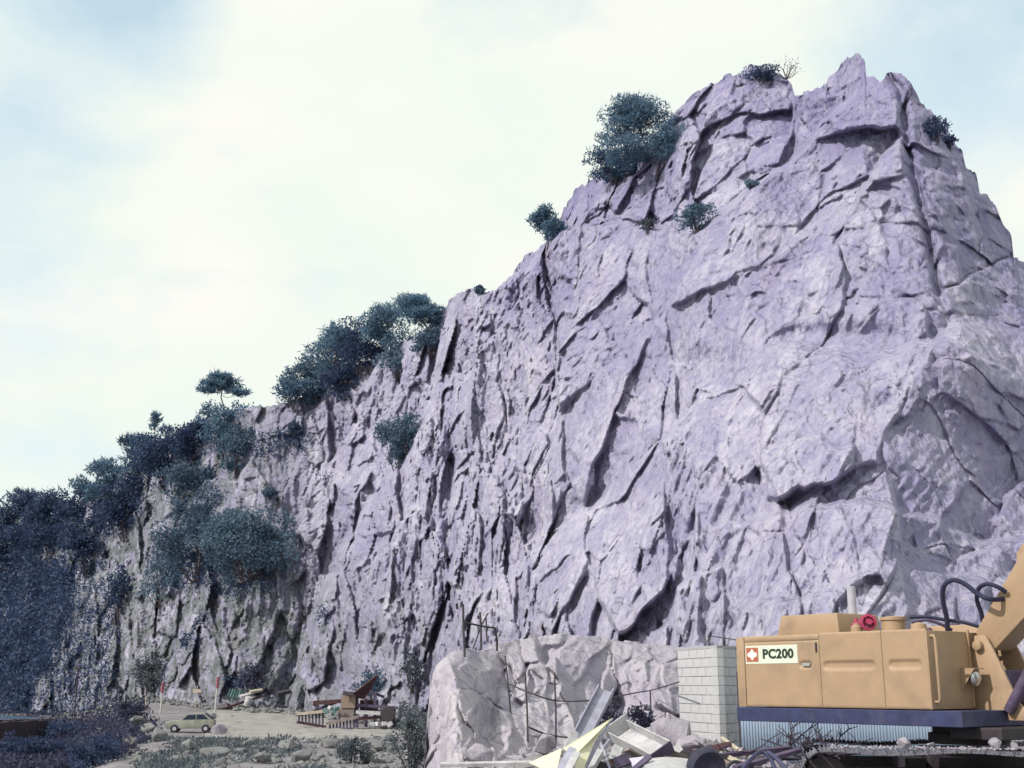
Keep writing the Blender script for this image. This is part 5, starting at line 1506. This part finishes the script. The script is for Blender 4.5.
# scrub that covers the left face and the wood at its foot: nobody could count it
def scrub(name, samples, m, leaf_k, seed, per, spread):
    rg = np.random.default_rng(seed); px, py = samples[:, 0], samples[:, 1]
    Y = cliff_depth(px, py) - 0.3; P = at_np(px, py, Y); k = Y / (F / CP)
    Q = np.repeat(P, per, 0) + in_ellipsoid(len(P) * per, rg, 0.1) * np.repeat(k * spread, per)[:, None] * np.array([1, 1, 0.8])
    Vs, Fs = leaf_faces(Q, 1.0, 0.55, rg, 0.3)
    Vs = Vs.reshape(-1, 4, 3); c = Vs[:, :1]; Vs = c + (Vs - c) * np.repeat(k * leaf_k, per)[:, None, None]
    o = link(name, fast_mesh(name, Vs.reshape(-1, 3), Fs, M[m])); return tag(o, kind='stuff')


rg = np.random.default_rng(200)
S = np.stack([rg.uniform(-60, 330, 9000), rg.uniform(430, 720, 9000)], -1)
rimv = interp(RIM, S[:, 0])
dens = fbm(S[:, 0] / 42, S[:, 1] / 34, 205, 4) + 0.55 * (1 - sstep(40, 150, S[:, 0])) - 0.30 * sstep(200, 260, S[:, 0]) + 0.25 * (1 - sstep(20, 70, S[:, 1] - rimv)) * (1 - sstep(180, 240, S[:, 0])) + 0.15 * (1 - sstep(110, 180, np.hypot(S[:, 0] - 190, S[:, 1] - 530)))
S1 = S[(S[:, 1] > rimv + 4) & (dens > 0.17)]
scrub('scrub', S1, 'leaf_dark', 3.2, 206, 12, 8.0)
S2 = np.stack([rg.uniform(-90, 75, 4200), rg.uniform(520, 712, 4200)], -1)
keep = (S2[:, 1] > interp(RIM, S2[:, 0]) + 2) & (S2[:, 0] < 72 - 0.30 * np.abs(S2[:, 1] - 610) + 30 * fbm(S2[:, 1] / 40, S2[:, 0] / 40, 7, 2))
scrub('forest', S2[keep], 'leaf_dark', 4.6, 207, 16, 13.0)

# weeds and dead brush on the dark bank at the lower left
rg = np.random.default_rng(220)
B = []
while len(B) < 5200:
    px, py = rg.uniform(-20, 175), rg.uniform(712, 772)
    if px > 165 - (py - 712) * 0.3 + 12 * math.sin(py * 0.3): continue
    dep = (EYE + 2.6) * (F / CP) / (py - 685); x = (px - 512) / F * dep
    B.append((x, dep, gz(x, dep)))
B = np.array(B); Q = np.repeat(B, 6, 0) + rg.normal(size=(len(B) * 6, 3)) * np.array([0.35, 0.5, 0.22]) + np.array([0, 0, 0.2])
V, Fc = leaf_faces(Q, 0.36, 0.16, rg, 0.5)
tag(link('weeds', fast_mesh('weeds', V, Fc, M['weed'])), kind='stuff')
B = []
while len(B) < 1500:
    u_, y = rg.uniform(-0.30, -0.06), rg.uniform(38, 80); x = u_ * y
    if fbm(np.array([x / 3]), np.array([y / 5]), 223, 3)[0] > 0.0: B.append((x, y, gz(x, y)))
B = np.array(B); Q = np.repeat(B, 5, 0) + rg.normal(size=(len(B) * 5, 3)) * np.array([0.2, 0.3, 0.06]) + np.array([0, 0, 0.08])
V, Fc = leaf_faces(Q, 0.30, 0.09, rg, 0.8)
tag(link('grass', fast_mesh('grass', V, Fc, M['leaf_olive'])), kind='stuff')

# brush heap of dead branches under the excavator
rg = np.random.default_rng(230)
bh0 = at(808, 752, 20.6)
hp = thing('brush_heap', 'heap of dark dead branches under the tail of the excavator', 'brush heap', bh0)
for k in range(16):
    a = at(rg.uniform(786, 838), rg.uniform(748, 756), rg.uniform(19.6, 21.4)) - bh0
    e = a + Vector((rg.uniform(-0.75, 0.75), rg.uniform(-0.3, 0.3), rg.uniform(0.12, 0.62)))
    mb = MB(); pth = limb_path(a, e, rg, 0.08); mb.tube(pth, [0.016, 0.013, 0.010, 0.005], 5)
    for j in range(3):
        f = pth[1 + j % 2]; g_ = f + Vector((rg.uniform(-0.25, 0.25), rg.uniform(-0.1, 0.1), rg.uniform(0.05, 0.25))); mb.tube([f, (f + g_) / 2 + Vector((0.02, 0, 0.01)), g_], [0.009, 0.007, 0.003], 4)
    mb.build('branch', M['dead_wood'], hp)
for k in range(10):
    a = at(rg.uniform(775, 850), rg.uniform(752, 760), rg.uniform(19.4, 21)) - bh0; e = a + Vector((rg.uniform(-0.6, 0.6), rg.uniform(-0.3, 0.3), rg.uniform(-0.05, 0.12)))
    MB().tube(limb_path(a, e, rg, 0.05), [0.03, 0.028, 0.022, 0.012], 6).build('branch', M['dead_wood'], hp)
# tangle of twigs on the heap left of the track
for k, (x, y, lab) in enumerate(((738, 758, 'tangle of dark twigs right of the wheel'), (722, 748, 'small tangle of twigs at the foot of the block hut'))):
    q0 = at(x, y, 19.0); tw = thing('twig_tangle', lab, 'twigs', q0, group='twigs in the scrap')
    for j in range(12):
        a = Vector((rg.uniform(-0.4, 0.4), rg.uniform(-0.3, 0.3), rg.uniform(-0.15, 0.0))); e = a + Vector((rg.uniform(-0.45, 0.45), rg.uniform(-0.2, 0.2), rg.uniform(0.02, 0.25)))
        MB().tube(limb_path(a, e, rg, 0.12), [0.010, 0.010, 0.008, 0.004], 4).build('twig', M['dead_wood'], tw)
# dead creeper over the slope below the road
sagging('fallen_branch', [(221, 748, 70), (230, 753, 68), (237, 762, 66), (240, 772, 64)], 0.06, M['dead_wood'], 'thin arched branch lying on the slope below the parked car', 'branch')
